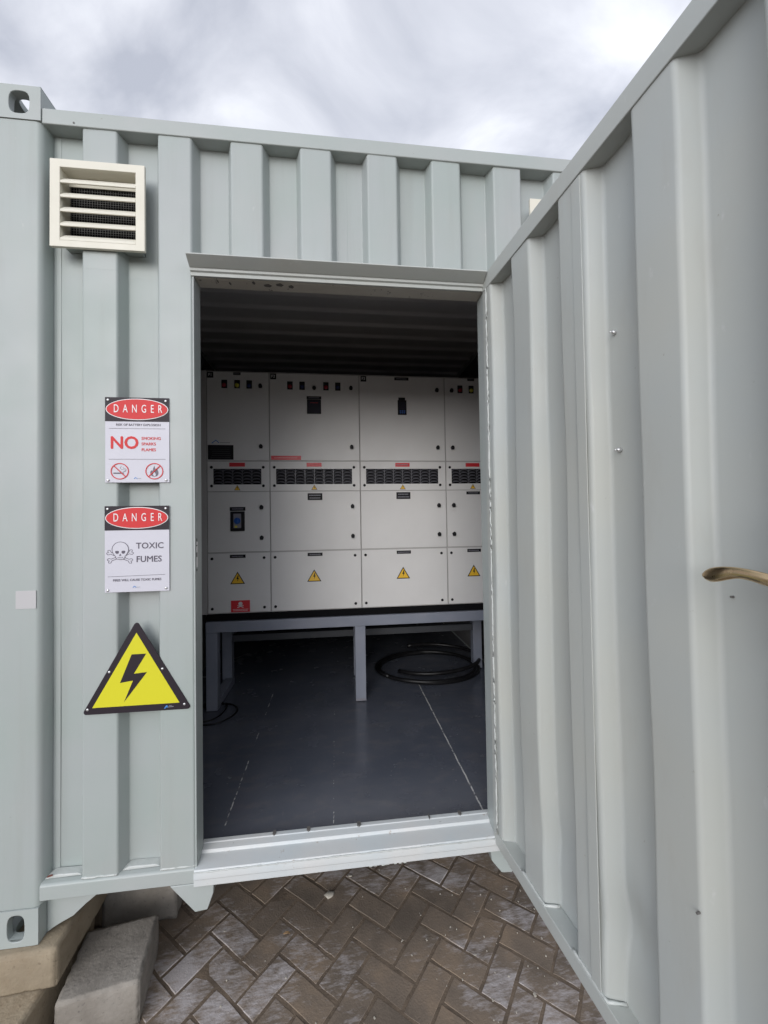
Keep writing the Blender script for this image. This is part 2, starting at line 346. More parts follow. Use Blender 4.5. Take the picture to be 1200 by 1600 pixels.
# ================================================================ ground
ZG = -.27
gm = MB()
gm.face([(-400, -400, ZG-.012), (400, -400, ZG-.012), (400, 400, ZG-.012), (-400, 400, ZG-.012)])
g = gm.build('ground', soil); tag(g, kind='structure')
def paving():
    e1 = Vector((math.cos(R(-40.7)), math.sin(R(-40.7)))); e2 = Vector((-e1.y, e1.x))
    org = Vector((1.268, .089)); W = .0985; gap = .0042
    bm = bmesh.new(); tone = bm.faces.layers.float.new('tone'); lime = bm.faces.layers.float.new('lime')
    rnd = random.Random(3)
    for i in range(-44, 45):
        for j in range(-44, 45):
            d = (i+j) % 4
            if d == 0: w_, h_ = 2, 1
            elif d == 2: w_, h_ = 1, 2
            else: continue
            c = org + e1*((i+w_/2)*W) + e2*((j-1+h_/2)*W)
            if not (-2.2 < c.x < 4.2 and -2.6 < c.y < 2.6): continue
            a = w_*W/2 - gap/2 - rnd.uniform(0, .0015); b = h_*W/2 - gap/2 - rnd.uniform(0, .0015)
            rz = rnd.uniform(-.014, .014); z = ZG + rnd.uniform(-.0012, .0012); tx = rnd.uniform(-.008, .008); ty = rnd.uniform(-.008, .008)
            f1 = e1*math.cos(rz)+e2*math.sin(rz); f2 = Vector((-f1.y, f1.x))
            ch = .0024
            def V(u, v, dz):
                p = c + f1*u + f2*v; return bm.verts.new((p.x, p.y, z + dz + u*tx + v*ty))
            nseg = 4
            # rounded outline with small irregular chips
            ring = []
            for (su, sv) in ((1, 1), (-1, 1), (-1, -1), (1, -1)):
                ring.append((su*a, sv*b))
            outl = []
            for k in range(4):
                p, q = ring[k], ring[(k+1) % 4]
                for s in range(nseg):
                    t_ = s/nseg; outl.append((p[0]+(q[0]-p[0])*t_, p[1]+(q[1]-p[1])*t_))
            low = []; mid = []; top = []
            for (u, v) in outl:
                j_ = rnd.uniform(0, .0034)
                su, sv = (1 if u > 0 else -1), (1 if v > 0 else -1)
                ue, ve = abs(abs(u)-a) < 1e-6, abs(abs(v)-b) < 1e-6
                low.append(V(u, v, -.02)); mid.append(V(u-(su*j_ if ue else 0), v-(sv*j_ if ve else 0), -.0030))
                cc = ch + j_
                top.append(V(u-(su*cc if ue else 0), v-(sv*cc if ve else 0), 0))
            n = len(outl); tn = rnd.random(); lm = rnd.random()
            fs = []
            for k in range(n):
                m = (k+1) % n
                fs.append(bm.faces.new((low[k], low[m], mid[m], mid[k]))); fs.append(bm.faces.new((mid[k], mid[m], top[m], top[k])))
            ft = bm.faces.new(top); fs.append(ft)
            for f in fs: f[tone] = tn; f[lime] = lm
    me = bpy.data.meshes.new('paving'); bm.to_mesh(me); bm.free()
    o = new_obj('paving', me, paverm); tag(o, kind='structure')
    # sand in the joints
    s = MB(); s.face([(-2.4, -2.8, ZG-.0016), (4.4, -2.8, ZG-.0016), (4.4, 2.8, ZG-.0016), (-2.4, 2.8, ZG-.0016)])
    o = s.build('joint_sand', soil); tag(o, kind='structure')
paving()
# crumbs of lime and grit on the pavers
gr = MB(); rg = random.Random(11)
for k in range(170):
    x, y = rg.uniform(.3, 2.4), rg.uniform(-.55, 1.0)
    if rg.random() < .5: x, y = rg.gauss(1.75, .3), rg.gauss(-.05, .22)
    r = rg.uniform(.0008, .0022)*(1.8 if rg.random() < .06 else 1)
    Mx = Matrix.Translation((x, y, ZG+.002)) @ Matrix.Rotation(rg.uniform(0, 3), 4, 'Z')
    gr.box(-r*1.5, r*1.5, -r, r, -.001, r, M=Mx)
o = gr.build('grit', stone); tag(o, 'pale crumbs of grit scattered over the brown pavers', 'grit', kind='stuff')
def pebble(name, x, y, r, m, label, cat, flat=.35):
    s = MB(); n = 10; rr = random.Random(int(x*999))
    prof = [(0, 0.0), (.8, .05), (1, .5), (.75, .9), (0, 1)]
    ph = [rr.uniform(.8, 1.2) for _ in range(n)]
    pts = [[(x+math.cos(2*math.pi*j/n)*r*pr*ph[j]*1.25, y+math.sin(2*math.pi*j/n)*r*pr*ph[j], ZG-.002+h*r*flat*2) for j in range(n)] for pr, h in prof]
    for q in range(4):
        for j in range(n): s.face([pts[q][j], pts[q][(j+1) % n], pts[q+1][(j+1) % n], pts[q+1][j]])
    o = s.build(name, m, smooth=True); tag(o, label, cat); return o
pebble('pebble', 1.106, .345, .017, stone, 'flat pale stone on the pavers under the door sill', 'pebble')
pebble('pebble', 1.20, .43, .008, stone, 'tiny pale stone on the pavers close under the sill', 'pebble')
lf = MB()
for k, (u0, u1, w0, w1, z0, z1) in enumerate(((-.014, -.006, .001, .005, .004, .007), (-.006, .005, .005, .0055, .007, .008), (.005, .014, .0055, .001, .008, .003))):
    lf.face([(.938+u0, .199-w0, ZG+z0), (.938+u1, .199-w1, ZG+z1), (.938+u1, .199+w1, ZG+z1-.002), (.938+u0, .199+w0, ZG+z0)])
o = lf.build('dry_leaf', leafm); sm = o.modifiers.new('s', 'SOLIDIFY'); sm.thickness = .0012
tag(o, 'small orange-brown dry leaf lying on the pavers', 'leaf')

# ================================================================ container
CX1, CY1, H = 2.438, 6.058, 2.896
FZ = .18                                     # floor
cont = empty('shipping_container', (0, 0, 0), 'pale grey-green corrugated steel container with its personnel door standing open', 'container')
OUT_Y, IN_Y = .010, .055
JX0, JX1, HZ, SZ = .656, 1.735, 2.275, .19       # opening in the front panel
def wall_profile(x_end=CX1-.172):
    pts = [(.172, IN_Y)]
    k = 0
    while True:
        a = .2738 + .25*k
        if a > x_end-.03: break
        for x, y in ((a, IN_Y), (a+.018, OUT_Y), (a+.128, OUT_Y), (a+.146, IN_Y)):
            if x < x_end: pts.append((x, y))
        k += 1
    pts.append((x_end, IN_Y)); return pts
def rounded(pts, r=.0055, n=3):
    res = [Vector(pts[0])]
    for a, b, c in zip(pts, pts[1:], pts[2:]):
        a, b, c = Vector(a), Vector(b), Vector(c)
        u = (a-b); v = (c-b)
        if min(u.length, v.length) < 1e-6: continue
        ru = min(r, u.length*.45, v.length*.45); p = b+u.normalized()*ru; q = b+v.normalized()*ru
        for k in range(n+1):
            t = k/n; res.append(p*(1-t)**2 + b*2*t*(1-t) + q*t*t)
    res.append(Vector(pts[-1])); return res
def clip_profile(pts, x0, x1):
    out = []
    for a, b in zip(pts, pts[1:]):
        if b.x <= x0 or a.x >= x1:
            continue
        def at(x): t = (x-a.x)/(b.x-a.x) if b.x != a.x else 0; return a.lerp(b, t)
        p = at(x0) if a.x < x0 else a; q = at(x1) if b.x > x1 else b
        if not out: out.append(p)
        out.append(q)
    return out
def sheet(prof, z0, z1, rows, wob=0.0, seed=0, f=None):
    """vertical sheet over a profile [(x,y)]; a slow wobble makes the metal catch light unevenly"""
    me = bpy.data.meshes.new('sheet'); v = []; fc = []
    n = len(prof)
    for r in range(rows+1):
        z = z0+(z1-z0)*r/rows
        for p in prof:
            d = wob*(noise.noise(Vector((p[0]*2.3+seed, z*1.7, seed*.37)))+.5*noise.noise(Vector((p[0]*6+seed, z*3.5, seed*.7+4))))
            q = Vector((p[0], p[1]+d, z))
            if f: q = f(q)
            v.append(q)
    for r in range(rows):
        for k in range(n-1): fc.append((r*n+k, r*n+k+1, (r+1)*n+k+1, (r+1)*n+k))
    me.from_pydata(v, [], fc); me.update()
    return me
def join_meshes(ms):
    bm = bmesh.new()
    for m in ms: bm.from_mesh(m)
    bmesh.ops.remove_doubles(bm, verts=bm.verts, dist=1e-5)
    me = bpy.data.meshes.new('j'); bm.to_mesh(me); bm.free(); return me
prof = rounded(wall_profile())
Lp, Ap, Rp = clip_profile(prof, 0, JX0), clip_profile(prof, JX0, JX1), clip_profile(prof, JX1, 3)
VB, VT = 2.353, 2.622; V1, V2 = (.226, .480), (1.958, 2.212)      # openings cut for the two vents
bits = [sheet(Lp, .188, HZ, 26, .0034), sheet(Rp, .188, HZ, 26, .0034)]
for P_, cut in ((Lp, V1), (Ap, None), (Rp, V2)):
    bits += [sheet(P_, HZ, VB, 1, .0022), sheet(P_, VT, 2.785, 2, .0022)]
    if cut: bits += [sheet(clip_profile(P_, 0, cut[0]), VB, VT, 3, .0022), sheet(clip_profile(P_, cut[1], 3), VB, VT, 3, .0022)]
    else: bits.append(sheet(P_, VB, VT, 3, .0022))
me = join_meshes(bits)
fw = new_obj('front_wall', me, [paint, shaded_in], cont, smooth=True)
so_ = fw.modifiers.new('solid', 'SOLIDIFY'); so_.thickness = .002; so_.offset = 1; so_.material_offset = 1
fw.modifiers.new('wn', 'WEIGHTED_NORMAL').weight = 80
# lap seams of the wall sheets: one sheet edge proud of the next
for nm, x0, x1, z0 in (('sheet_lap', .181, .197, .20), ('sheet_lap', 1.1775, 1.214, HZ+.03)):
    s = MB(); s.box(x0, x1, IN_Y-.0035, IN_Y-.0012, z0, 2.77); s.build(nm, paint, cont, bevel=.0012)
# posts
def post(x0, x1, y0, y1, flipx, flipy):
    w_, d_ = .172, .172
    P = [(0, 0), (.146, 0), (.158, .004), (.166, .014), (.171, .032), (.172, .058), (.172, .075), (.150, .075), (.1, .1), (.075, .150), (.075, .172), (.058, .172), (0, .172)]
    s = MB(); Q = [((x1-p[0]) if flipx else (x0+p[0]), (y1-p[1]) if flipy else (y0+p[1])) for p in P]
    s.prism(Q, .118, H-.118, 'z'); return s.build('corner_post', paint, cont, bevel=.003)
post(0, CX1, .003, CY1, False, False); post(0, CX1, .003, CY1, True, False); post(0, CX1, 0, CY1-.003, False, True); post(0, CX1, 0, CY1-.003, True, True)
# castings: six plates, three of them with an oblong hole
def holed_plate(s, org, U, V, Nn, W, Hh, hw, hh, hr, th, cx=None, cz=None):
    """plate W x Hh with a rounded hole, outer face at org, thickness th along Nn (inwards)"""
    n = 32; cx = W/2 if cx is None else cx; cz = Hh/2 if cz is None else cz
    inner = []; outer = []
    for k in range(n):
        a = 2*math.pi*(k+.5)/n; dx, dz = math.cos(a), math.sin(a)
        t = 1e9
        for (px, pz) in [(1, 0)]:
            pass
        # superellipse hole
        q = (abs(dx/hw)**3.2+abs(dz/hh)**3.2)**(-1/3.2); inner.append((cx+dx*q, cz+dz*q))
        ts = []
        if dx > 0: ts.append((W-cx)/dx)
        if dx < 0: ts.append(-cx/dx)
        if dz > 0: ts.append((Hh-cz)/dz)
        if dz < 0: ts.append(-cz/dz)
        t = min(ts); outer.append((cx+dx*t, cz+dz*t))
    def P(p, d): return org + U*p[0] + V*p[1] + Nn*d
    for k in range(n):
        j = (k+1) % n
        s.face([P(outer[k], 0), P(outer[j], 0), P(inner[j], 0), P(inner[k], 0)])
        s.face([P(outer[k], th), P(inner[k], th), P(inner[j], th), P(outer[j], th)])
        s.face([P(inner[k], 0), P(inner[j], 0), P(inner[j], th), P(inner[k], th)])
    # corners left over between neighbouring outline points on different sides
    for k in range(n):
        j = (k+1) % n; a, b = outer[k], outer[j]
        if abs(a[0]-b[0]) > 1e-6 and abs(a[1]-b[1]) > 1e-6:
            c = (W if max(a[0], b[0]) > W-1e-6 else 0, Hh if max(a[1], b[1]) > Hh-1e-6 else 0)
            s.face([P(a, 0), P(c, 0), P(b, 0)]); s.face([P(a, th), P(b, th), P(c, th)])
def casting(x, y, z, right, back, top):
    s = MB(); W, D, Hh = .162, .178, .118; T = .026
    X, Y, Z = Vector((1, 0, 0)), Vector((0, 1, 0)), Vector((0, 0, 1))
    if back: holed_plate(s, Vector((x, y+D, z)), X, Z, -Y, W, Hh, .032, .040, 0, T)
    else: holed_plate(s, Vector((x, y, z)), X, Z, Y, W, Hh, .032 if top else .026, .039 if top else .042, 0, T, cx=.094 if not right else .068)
    sx = x+W if right else x
    holed_plate(s, Vector((sx, y, z)), Y, Z, X*(-1 if right else 1), D, Hh, .040, .026, 0, T, cx=.089)
    zt = z+Hh if top else z
    holed_plate(s, Vector((x, y, zt)), X, Y, Z*(-1 if top else 1), W, D, .032, .062, 0, T, cx=.094 if not right else .068)
    xi = x if right else x+W; s.box(min(xi, xi+(.02 if right else -.02)), max(xi, xi+(.02 if right else -.02)), y+.0004, y+D-.0004, z+.0004, z+Hh-.0004)
    yi = y if back else y+D; s.box(x+.0004, x+W-.0004, min(yi, yi+(.02 if back else -.02)), max(yi, yi+(.02 if back else -.02)), z+.0004, z+Hh-.0004)
    zi = z if top else z+Hh; s.box(x+.001, x+W-.001, y+.001, y+D-.001, min(zi, zi+(.008 if top else -.008)), max(zi, zi+(.008 if top else -.008)))
    return s.build('corner_casting', paint_rail, cont, bevel=.0025)
for x, rt in ((0, False), (CX1-.162, True)):
    for y, bk in ((0, False), (CY1-.178, True)):
        for z, tp in ((0, False), (H-.118, True)): casting(x, y, z, rt, bk, tp)
# rails and beams
s = MB(); s.box(.163, CX1-.163, .003, .063, 2.772, 2.827); s.build('top_rail', paint_rail, cont, bevel=.004, seg=3)
s = MB(); s.box(.163, CX1-.163, CY1-.063, CY1-.003, 2.772, 2.827); s.build('top_rail', paint_rail, cont, bevel=.004)
for x in (.004, CX1-.064):
    s = MB(); s.box(x, x+.06, .179, CY1-.179, 2.79, 2.85); s.build('top_rail', paint_rail, cont, bevel=.004)
    s = MB(); s.box(x, x+.05, .179, CY1-.179, .10, .19); s.build('bottom_rail', paint_rail, cont, bevel=.004)
# front bottom rail: folded channel with a sloping top ledge
s = MB()
s.prism([(.002, .137), (.002, .183), (.010, .191), (.075, .197), (.075, .137)], .163, JX0-.002, 'x')
s.build('bottom_rail', paint_rail, cont, bevel=.003, seg=3)
s = MB(); s.prism([(.002, .137), (.002, .183), (.010, .191), (.075, .197), (.075, .137)], JX1+.03, CX1-.163, 'x')
s.build('bottom_rail', paint_rail, cont, bevel=.003, seg=3)
s = MB(); s.box(.163, CX1-.163, CY1-.063, CY1-.003, .13, .19); s.build('bottom_rail', paint_rail, cont, bevel=.003)
# bent tabs welded in the bottom of each recess
for k in range(0, 2):
    a = .420+.25*k-.25
    x0, x1 = max(a, .176), a+.104
    s = MB(); s.prism([(x0-.012, .1925), (x0+.012, .205), (x1-.004, .203), (x1+.012, .194)], .020, .052)
    s.build('wall_foot_tab', weldm, cont, bevel=.003)
s = MB(); s.face([(.176, .017, .201), (.196, .017, .206), (.194, .0172, .211), (.186, .0172, .209), (.180, .0172, .207)]); o = s.build('rust_spot', rustm, cont)
o.modifiers.new('s', 'SOLIDIFY').thickness = .002
# weld bead along the ledge
def bead(name, pts, r, parent, m=weldm, seed=1):
    rr = random.Random(seed); P = []; rad = []
    for a, b in zip(pts, pts[1:]):
        a, b = Vector(a), Vector(b); n = max(2, int((b-a).length/.012))
        for k in range(n):
            P.append(a.lerp(b, k/n)+Vector((rr.uniform(-1, 1), rr.uniform(-1, 1), rr.uniform(-1, 1)))*r*.25); rad.append(r*rr.uniform(.7, 1.25))
    P.append(Vector(pts[-1])); rad.append(r)
    s = MB().tube(P, rad, 6); return s.build(name, m, parent, smooth=True)
bead('weld_bead', [(.29, .008, .193), (.402, .008, .193)], .0035, cont)
bead('weld_bead', [(.54, .008, .193), (.655, .008, .194)], .0035, cont, seed=4)
# gusset beside the corner casting
s = MB(); s.prism([(.1625, -.0), (.1625, .137), (.335, .137), (.318, .106), (.282, .078), (.245, .045), (.205, .026), (.180, .012)], .040, .048)
s.build('gusset', paint_rail, cont, bevel=.002)
# folded brackets hanging below the rail
for P_ in ([(.572, .1365), (.718, .1365), (.716, .098), (.696, .044), (.655, .040)], [(1.716, .1365), (1.862, .1365), (1.800, .040), (1.760, .044), (1.722, .092)]):
    s = MB(); n = len(P_); i0 = [(x, .001, z) for x, z in P_]; i1 = [(x, .050+.045*(z-.04)/.0965, z) for x, z in P_]
    s.v = i0+i1; s.f = [tuple(range(n)), tuple(n+k for k in reversed(range(n)))]+[(k, n+k, n+(k+1) % n, (k+1) % n) for k in range(n)]; s.m = [0]*(n+2)
    s.build('hanging_bracket', paint_rail, cont, bevel=.003)
# cross members and underside
s = MB()
for k in range(20):
    y = .12+k*.3
    s.box(.06, CX1-.06, y, y+.045, .06 if k > 1 else .12, .15)
s.build('cross_member', steel_dark, cont)
# side, back walls and roof
def side_profile(n, length, start):
    pts = [(start, 0)]
    for k in range(n):
        a = start+.04+k*.278
        if a+.278 > length-.04: break
        pts += [(a, 0), (a+.068, .036), (a+.138, .036), (a+.206, 0)]
    pts.append((length, 0)); return pts
sp = side_profile(40, CY1-.172, .172)
for x, sg in ((.012, 1), (CX1-.012, -1)):
    me = sheet([Vector(p) for p in sp], .17, 2.80, 1, f=lambda q, x=x, sg=sg: Vector((x+sg*q.y, q.x, q.z)))
    o = new_obj('side_wall', me, [paint, shaded_in], cont)
    so_ = o.modifiers.new('solid', 'SOLIDIFY'); so_.thickness = .003; so_.offset = 0
    # inner liner
    s = MB(); s.box(min(x+sg*.040, x+sg*.046), max(x+sg*.040, x+sg*.046), .20, CY1-.18, FZ, 2.79); s.build('liner', shaded_in, cont)
s = MB(); s.box(.15, CX1-.15, CY1-.05, CY1-.045, .19, 2.79); s.build('end_wall', shaded_in, cont)
rp = []
yv = .08
while yv < CY1-.15:
    rp += [(yv, 2.842), (yv+.085, 2.842), (yv+.10, 2.822), (yv+.165, 2.822)]; yv += .182
rp.append((CY1-.05, 2.842))
s = MB()
for a, b in zip(rp, rp[1:]):
    s.face([(.03, a[0], a[1]), (CX1-.03, a[0], a[1]), (CX1-.03, b[0], b[1]), (.03, b[0], b[1])])
rme = s.mesh(); o = new_obj('roof', rme, [paint, roof_in], cont)
bm = bmesh.new(); bm.from_mesh(rme)
for f in bm.faces:
    if f.normal.z < 0: f.normal_flip()
bm.to_mesh(rme); bm.free()
so_ = o.modifiers.new('solid', 'SOLIDIFY'); so_.thickness = .003; so_.offset = -1; so_.material_offset = 1; so_.material_offset_rim = 1
s = MB(); s.box(.03, CX1-.03, .0635, .085, 2.77, 2.842); s.build('roof_header', shaded_in, cont)
# floor
s = MB(); s.box(.055, CX1-.055, .100, CY1-.06, .152, FZ); s.build('floor', floorm, cont)
# door opening: jambs, lintel, drip flashing, sill
s = MB(); s.box(JX0, JX0+.006, .002, .072, .19, HZ);  s.build('jamb', paint_rail, cont, bevel=.002)
s = MB(); s.box(JX1, JX1+.03, .004, .072, .14, HZ+.03); s.build('jamb', paint_rail, cont, bevel=.002)
# chipped strike slot on the left jamb
s = MB(); s.box(JX0-.001, JX0+.0075, .014, .026, 1.225, 1.315); s.build('strike_plate', zinc, cont, bevel=.001)
for z, h in ((1.318, .012), (1.300, .006), (1.212, .010), (1.262, .02)): s = MB(); s.box(JX0+.0071, JX0+.0079, .010, .018, z, z+h*.8); s.build('paint_chip', steel_dark, cont)
for x, y, wv in ((.735, .02, .006), (.775, .03, .009), (.86, .018, .012), (.90, .03, .03), (.945, .022, .028), (.99, .03, .02)):
    s = MB(); s.prism([(x, y), (x+wv*.6, y-.007), (x+wv, y+.004), (x+wv*.7, y+.014), (x+.002, y+.011)], 2.2620, 2.2634, 'z'); s.build('paint_chip', steel_dark, cont)
lintel_m = varied('lintel_paint', (.42, .40, .35), (.46, .44, .39), 6, (.5, .6), .2, 40, extra=spots(16, .64, .68, (.06, .05, .045), .9, (2, 1, 1)))
s = MB(); s.box(JX0+.0065, JX1, .0095, .072, HZ-.012, HZ+.03); s.build('lintel', lintel_m, cont, bevel=.002)
s = MB()
s.prism([(.0085, 2.318), (-.050, 2.316), (-.052, 2.311), (-.016, 2.289), (-.010, 2.288), (-.009, 2.279), (-.002, 2.276), (-.002, 2.264), (.0085, 2.264)], .652, JX1-.004, 'x')
s.build('drip_flashing', paint_in, cont, bevel=.0012)
# sill in steps
s = MB()
s.prism([(-.012, .136), (-.012, .158), (-.014, .160), (-.014, .182), (-.008, .190), (.052, .197), (.055, .207), (.080, .211), (.082, .214), (.099, .214), (.099, .136)], JX0-.001, 1.762, 'x')
s.build('door_sill', sill_paint, cont, bevel=.0018)
bead('weld_bead', [(JX0, -.013, .184), (1.2, -.013, .185), (1.73, -.013, .184)], .0022, cont, seed=8)
rr = random.Random(5)
for x in (.905, 1.03, 1.62, 1.50, 1.22):
    wv = rr.uniform(.005, .016); y_ = .078+rr.uniform(0, .006)
    s = MB(); s.prism([(x, y_), (x+wv*.5, y_-.005), (x+wv, y_+.001), (x+wv*.9, .0995), (x+.001, .0995)], .2142, .2196, 'z'); s.build('paint_chip', steel_dark, cont)
# lumpy seal hanging from the sill
s = MB()
for k in range(16):
    x = 1.25+k*.009; s.box(x, x+.010, -.004, .004, .129+rr.uniform(-.003, .004), .137)
s.build('seal_residue', weldm, cont)
# small faded sticker on the post
s = MB(); s.box(.089, .151, .0018, .0032, 1.104, 1.164); s.build('sticker', stickerm, cont)
s = MB()
for x, z in ((.266, 2.783), ): s.cyl((x, .0015, z), .003, .002)
s.build('rivet_hole', steel_dark, cont)

# ================================================================ door leaf
ang = .0919; HX = 1.7301
LM = Matrix.Translation((HX, 0, 0)) @ Matrix.Rotation(ang-math.pi/2, 4, 'Z')
# local: +x along the leaf from the hinge, +y away from the near (inner) face, z up
def toleaf(q): return LM @ Vector(q)
LW, LZ0, LZ1 = 1.04, .166, 2.318
def leaf_profile():
    pts = [(.030, .004), (.062, .004), (.080, .048)]
    for k in range(4):
        a = .206+.25*k
        for x, y in ((a-.018, .048), (a, .005), (a+.104, .005), (a+.122, .048)):
            if x < LW-.01: pts.append((x, y))
    pts.append((LW-.01, .005)); return [Vector(p) for p in pts]
def dent(q):
    x, z = q.x, q.z
    d = .016*math.exp(-((x-.60)/.055)**2-((z-.40)/.07)**2) - .008*math.exp(-((x-.64)/.04)**2-((z-.52)/.06)**2) + .006*math.exp(-((x-.33)/.04)**2-((z-.42)/.05)**2)
    return toleaf((q.x, q.y+d, q.z))
lp = []
base = rounded(leaf_profile(), .009, 4)
for a, b in zip(base, base[1:]):
    n = max(1, int((b-a).length/.03))
    for k in range(n): lp.append(a.lerp(b, k/n))
lp.append(base[-1])
me = sheet(lp, LZ0+.03, LZ1-.03, 70, .0062, 5, f=dent)
leaf = new_obj('door', me, paint_in, cont, smooth=True, label='open corrugated door leaf seen from its inner side')
so_ = leaf.modifiers.new('solid', 'SOLIDIFY'); so_.thickness = .002; so_.offset = -1
leaf.modifiers.new('wn', 'WEIGHTED_NORMAL').weight = 70
fr = MB()
fr.box(0, LW, 0, .052, LZ1-.060, LZ1, M=LM); fr.box(0, LW, 0, .052, LZ0, LZ0+.048, M=LM)
fr.box(0, .028, 0.0005, .0515, LZ0+.048, LZ1-.060, M=LM); fr.box(LW-.05, LW, 0.0005, .0515, LZ0+.048, LZ1-.060, M=LM)
fo = fr.build('door_frame', paint_in, leaf, bevel=.003)
bead('weld_bead', [toleaf((.030, .0, LZ0+.05)), toleaf((.030, .0, 1.2)), toleaf((.030, 0, LZ1-.06))], .0035, leaf, seed=9)
for k in range(-1, 3):
    a = .206+.25*k
    if a > 0: bead('weld_bead', [toleaf((a-.014, .005, LZ0+.049)), toleaf((a+.11, .005, LZ0+.050)), toleaf((a+.125, .045, LZ0+.051))], .004, leaf, seed=20+k)
# sheet lap on the leaf
s = MB(); s.box(.515, .548, .0022, .0050, LZ0+.05, LZ1-.062, M=LM); s.build('sheet_lap', paint_in, leaf, bevel=.001)
for x, z in ((.603, 1.826), (.608, 1.540)):
    s = MB(); P = toleaf((x, .050, z)); d = (toleaf((0, -1, 0))-toleaf((0, 0, 0)))
    s.tube([P, P+d*.010, P+d*.013], [.0055, .0055, .003], 10); s.tube([P+d*.013, P+d*.019], .0022, 8); s.build('screw', zinc, leaf, smooth=True)
for x, z, yy in ((.806, .650, .006), (.853, 1.235, .048)):
    s = MB()
    P = toleaf((x, yy, z)); d = (toleaf((0, -1, 0))-toleaf((0, 0, 0))); s.tube([P, P+d*.007], .0022, 8); s.build('paint_chip', steel_dark, leaf)
# lever handle: long plate near the free edge, stem, waved lever pointing to the hinge
s = MB(); s.box(.962, 1.006, -.006, .004, 1.17, 1.39, M=LM); 
s.tube([toleaf((.984, -.004, 1.285)), toleaf((.984, -.020, 1.285)), toleaf((.984, -.050, 1.285))], [.016, .010, .010], 16)
lev = [(1.000, -.046, 1.282, 0.0098), (.985, -.052, 1.2835, 0.0103), (.965, -.054, 1.2870, 0.0097), (.945, -.054, 1.2905, 0.0089), (.925, -.053, 1.2915, 0.0092), (.908, -.052, 1.2890, 0.0111), (.893, -.050, 1.2855, 0.0123), (.881, -.048, 1.2825, 0.0116), (.872, -.047, 1.2810, 0.0082), (.866, -.0465, 1.2805, 0.0033)]
def catmull(P, n=5):
    P = [Vector(p) for p in P]; out = []
    for k in range(len(P)-1):
        a, b, c, d = P[max(k-1, 0)], P[k], P[k+1], P[min(k+2, len(P)-1)]
        for q in range(n):
            t = q/n; out.append(.5*((2*b)+(c-a)*t+(2*a-5*b+4*c-d)*t*t+(3*b-a-3*c+d)*t**3))
    return out+[P[-1]]
lev = [tuple(v) for v in catmull([Vector((p[0]+.010, *p[1:])) for p in lev])]
s.tube([toleaf(p[:3]) for p in lev], [(p[3]*.45, p[3]*.95) for p in lev], 18)
ho = s.build('door_handle', brass, leaf, smooth=True, label='antique brass lever handle')
# hinges on the outer side of the leaf
for z in (.45, 1.25, 2.05):
    s = MB(); s.cyl((HX+.012, -.012, z-.06), .010, .12, 'z', 14); s.build('hinge', paint_rail, cont, smooth=False)

# ================================================================ vents
def vent(x0, label):
    z0 = 2.337; W = .306; yf = -.008
    v = empty('vent_grille', (x0, .01, z0), label, 'vent', 'vent grilles on the front wall')
    x1, z1 = x0+W, z0+W
    ix0, ix1, iz0, iz1 = x0+.032, x1-.030, z0+.022, z1-.028
    o = ring_mb([(x0, z0), (x1, z0), (x1, z1), (x0, z1)], [(ix0, iz0), (ix1, iz0), (ix1, iz1), (ix0, iz1)], yf, yf+.012).build('frame', cream, bevel=.0012); adopt_l(o, v)
    t = .004; yb = .066
    o = ring_mb([(ix0-t, iz0-t), (ix1+t, iz0-t), (ix1+t, iz1+t), (ix0-t, iz1+t)], [(ix0-.0002, iz0-.0002), (ix1+.0002, iz0-.0002), (ix1+.0002, iz1+.0002), (ix0-.0002, iz1+.0002)], yf+.0122, yb, 0, 1).build('sleeve', [cream, paint]); adopt_l(o, v)
    pitch = (iz1-iz0-.055)/4
    for k in range(5):
        z = iz0+.001+k*pitch
        if k == 4: zz0 = z
        s = MB(); s.prism([(yf+.001, z), (yf+.001, z+.0085), (yf+.003, z+.0105), (yf+.020, z+.0295), (yf+.0215, z+.0280), (yf+.006, z)], ix0+.0005, ix1-.0005, 'x')
        o = s.build('slat', cream, bevel=.0006); adopt_l(o, v)
    s = MB(); yb = .046; s.box(ix0+.0005, ix1-.0005, yb-.006, yb-.003, iz1-.030, iz1-.0005); o = s.build('top_baffle', cream); adopt_l(o, v)
    s = MB()
    n = int((ix1-ix0)/.0085)
    for k in range(n): x = ix0+(k+.5)*(ix1-ix0)/n; s.box(x-.0005, x+.0005, yb-.0005, yb+.0005, iz0, iz1)
    n = int((iz1-iz0)/.0085)
    for k in range(n): z = iz0+(k+.5)*(iz1-iz0)/n; s.box(ix0, ix1, yb+.0006, yb+.0014, z-.0005, z+.0005)
    o = s.build('insect_mesh', mesh_m); adopt_l(o, v)
    s = MB(); s.box(ix0+.0005, ix1-.0005, yb+.004, yb+.007, iz0+.0005, iz1-.0005); o = s.build('backing', pureblack); adopt_l(o, v)
    return v
def adopt_l(o, root):
    """shift the mesh into the root's space, then parent"""
    loc = root.location
    for q in o.data.vertices: q.co -= loc
    o.parent = root
vent(.196, 'cream louvred vent grille above the danger signs near the corner post')
vent(1.932, 'cream louvred vent grille mostly hidden behind the open door leaf')

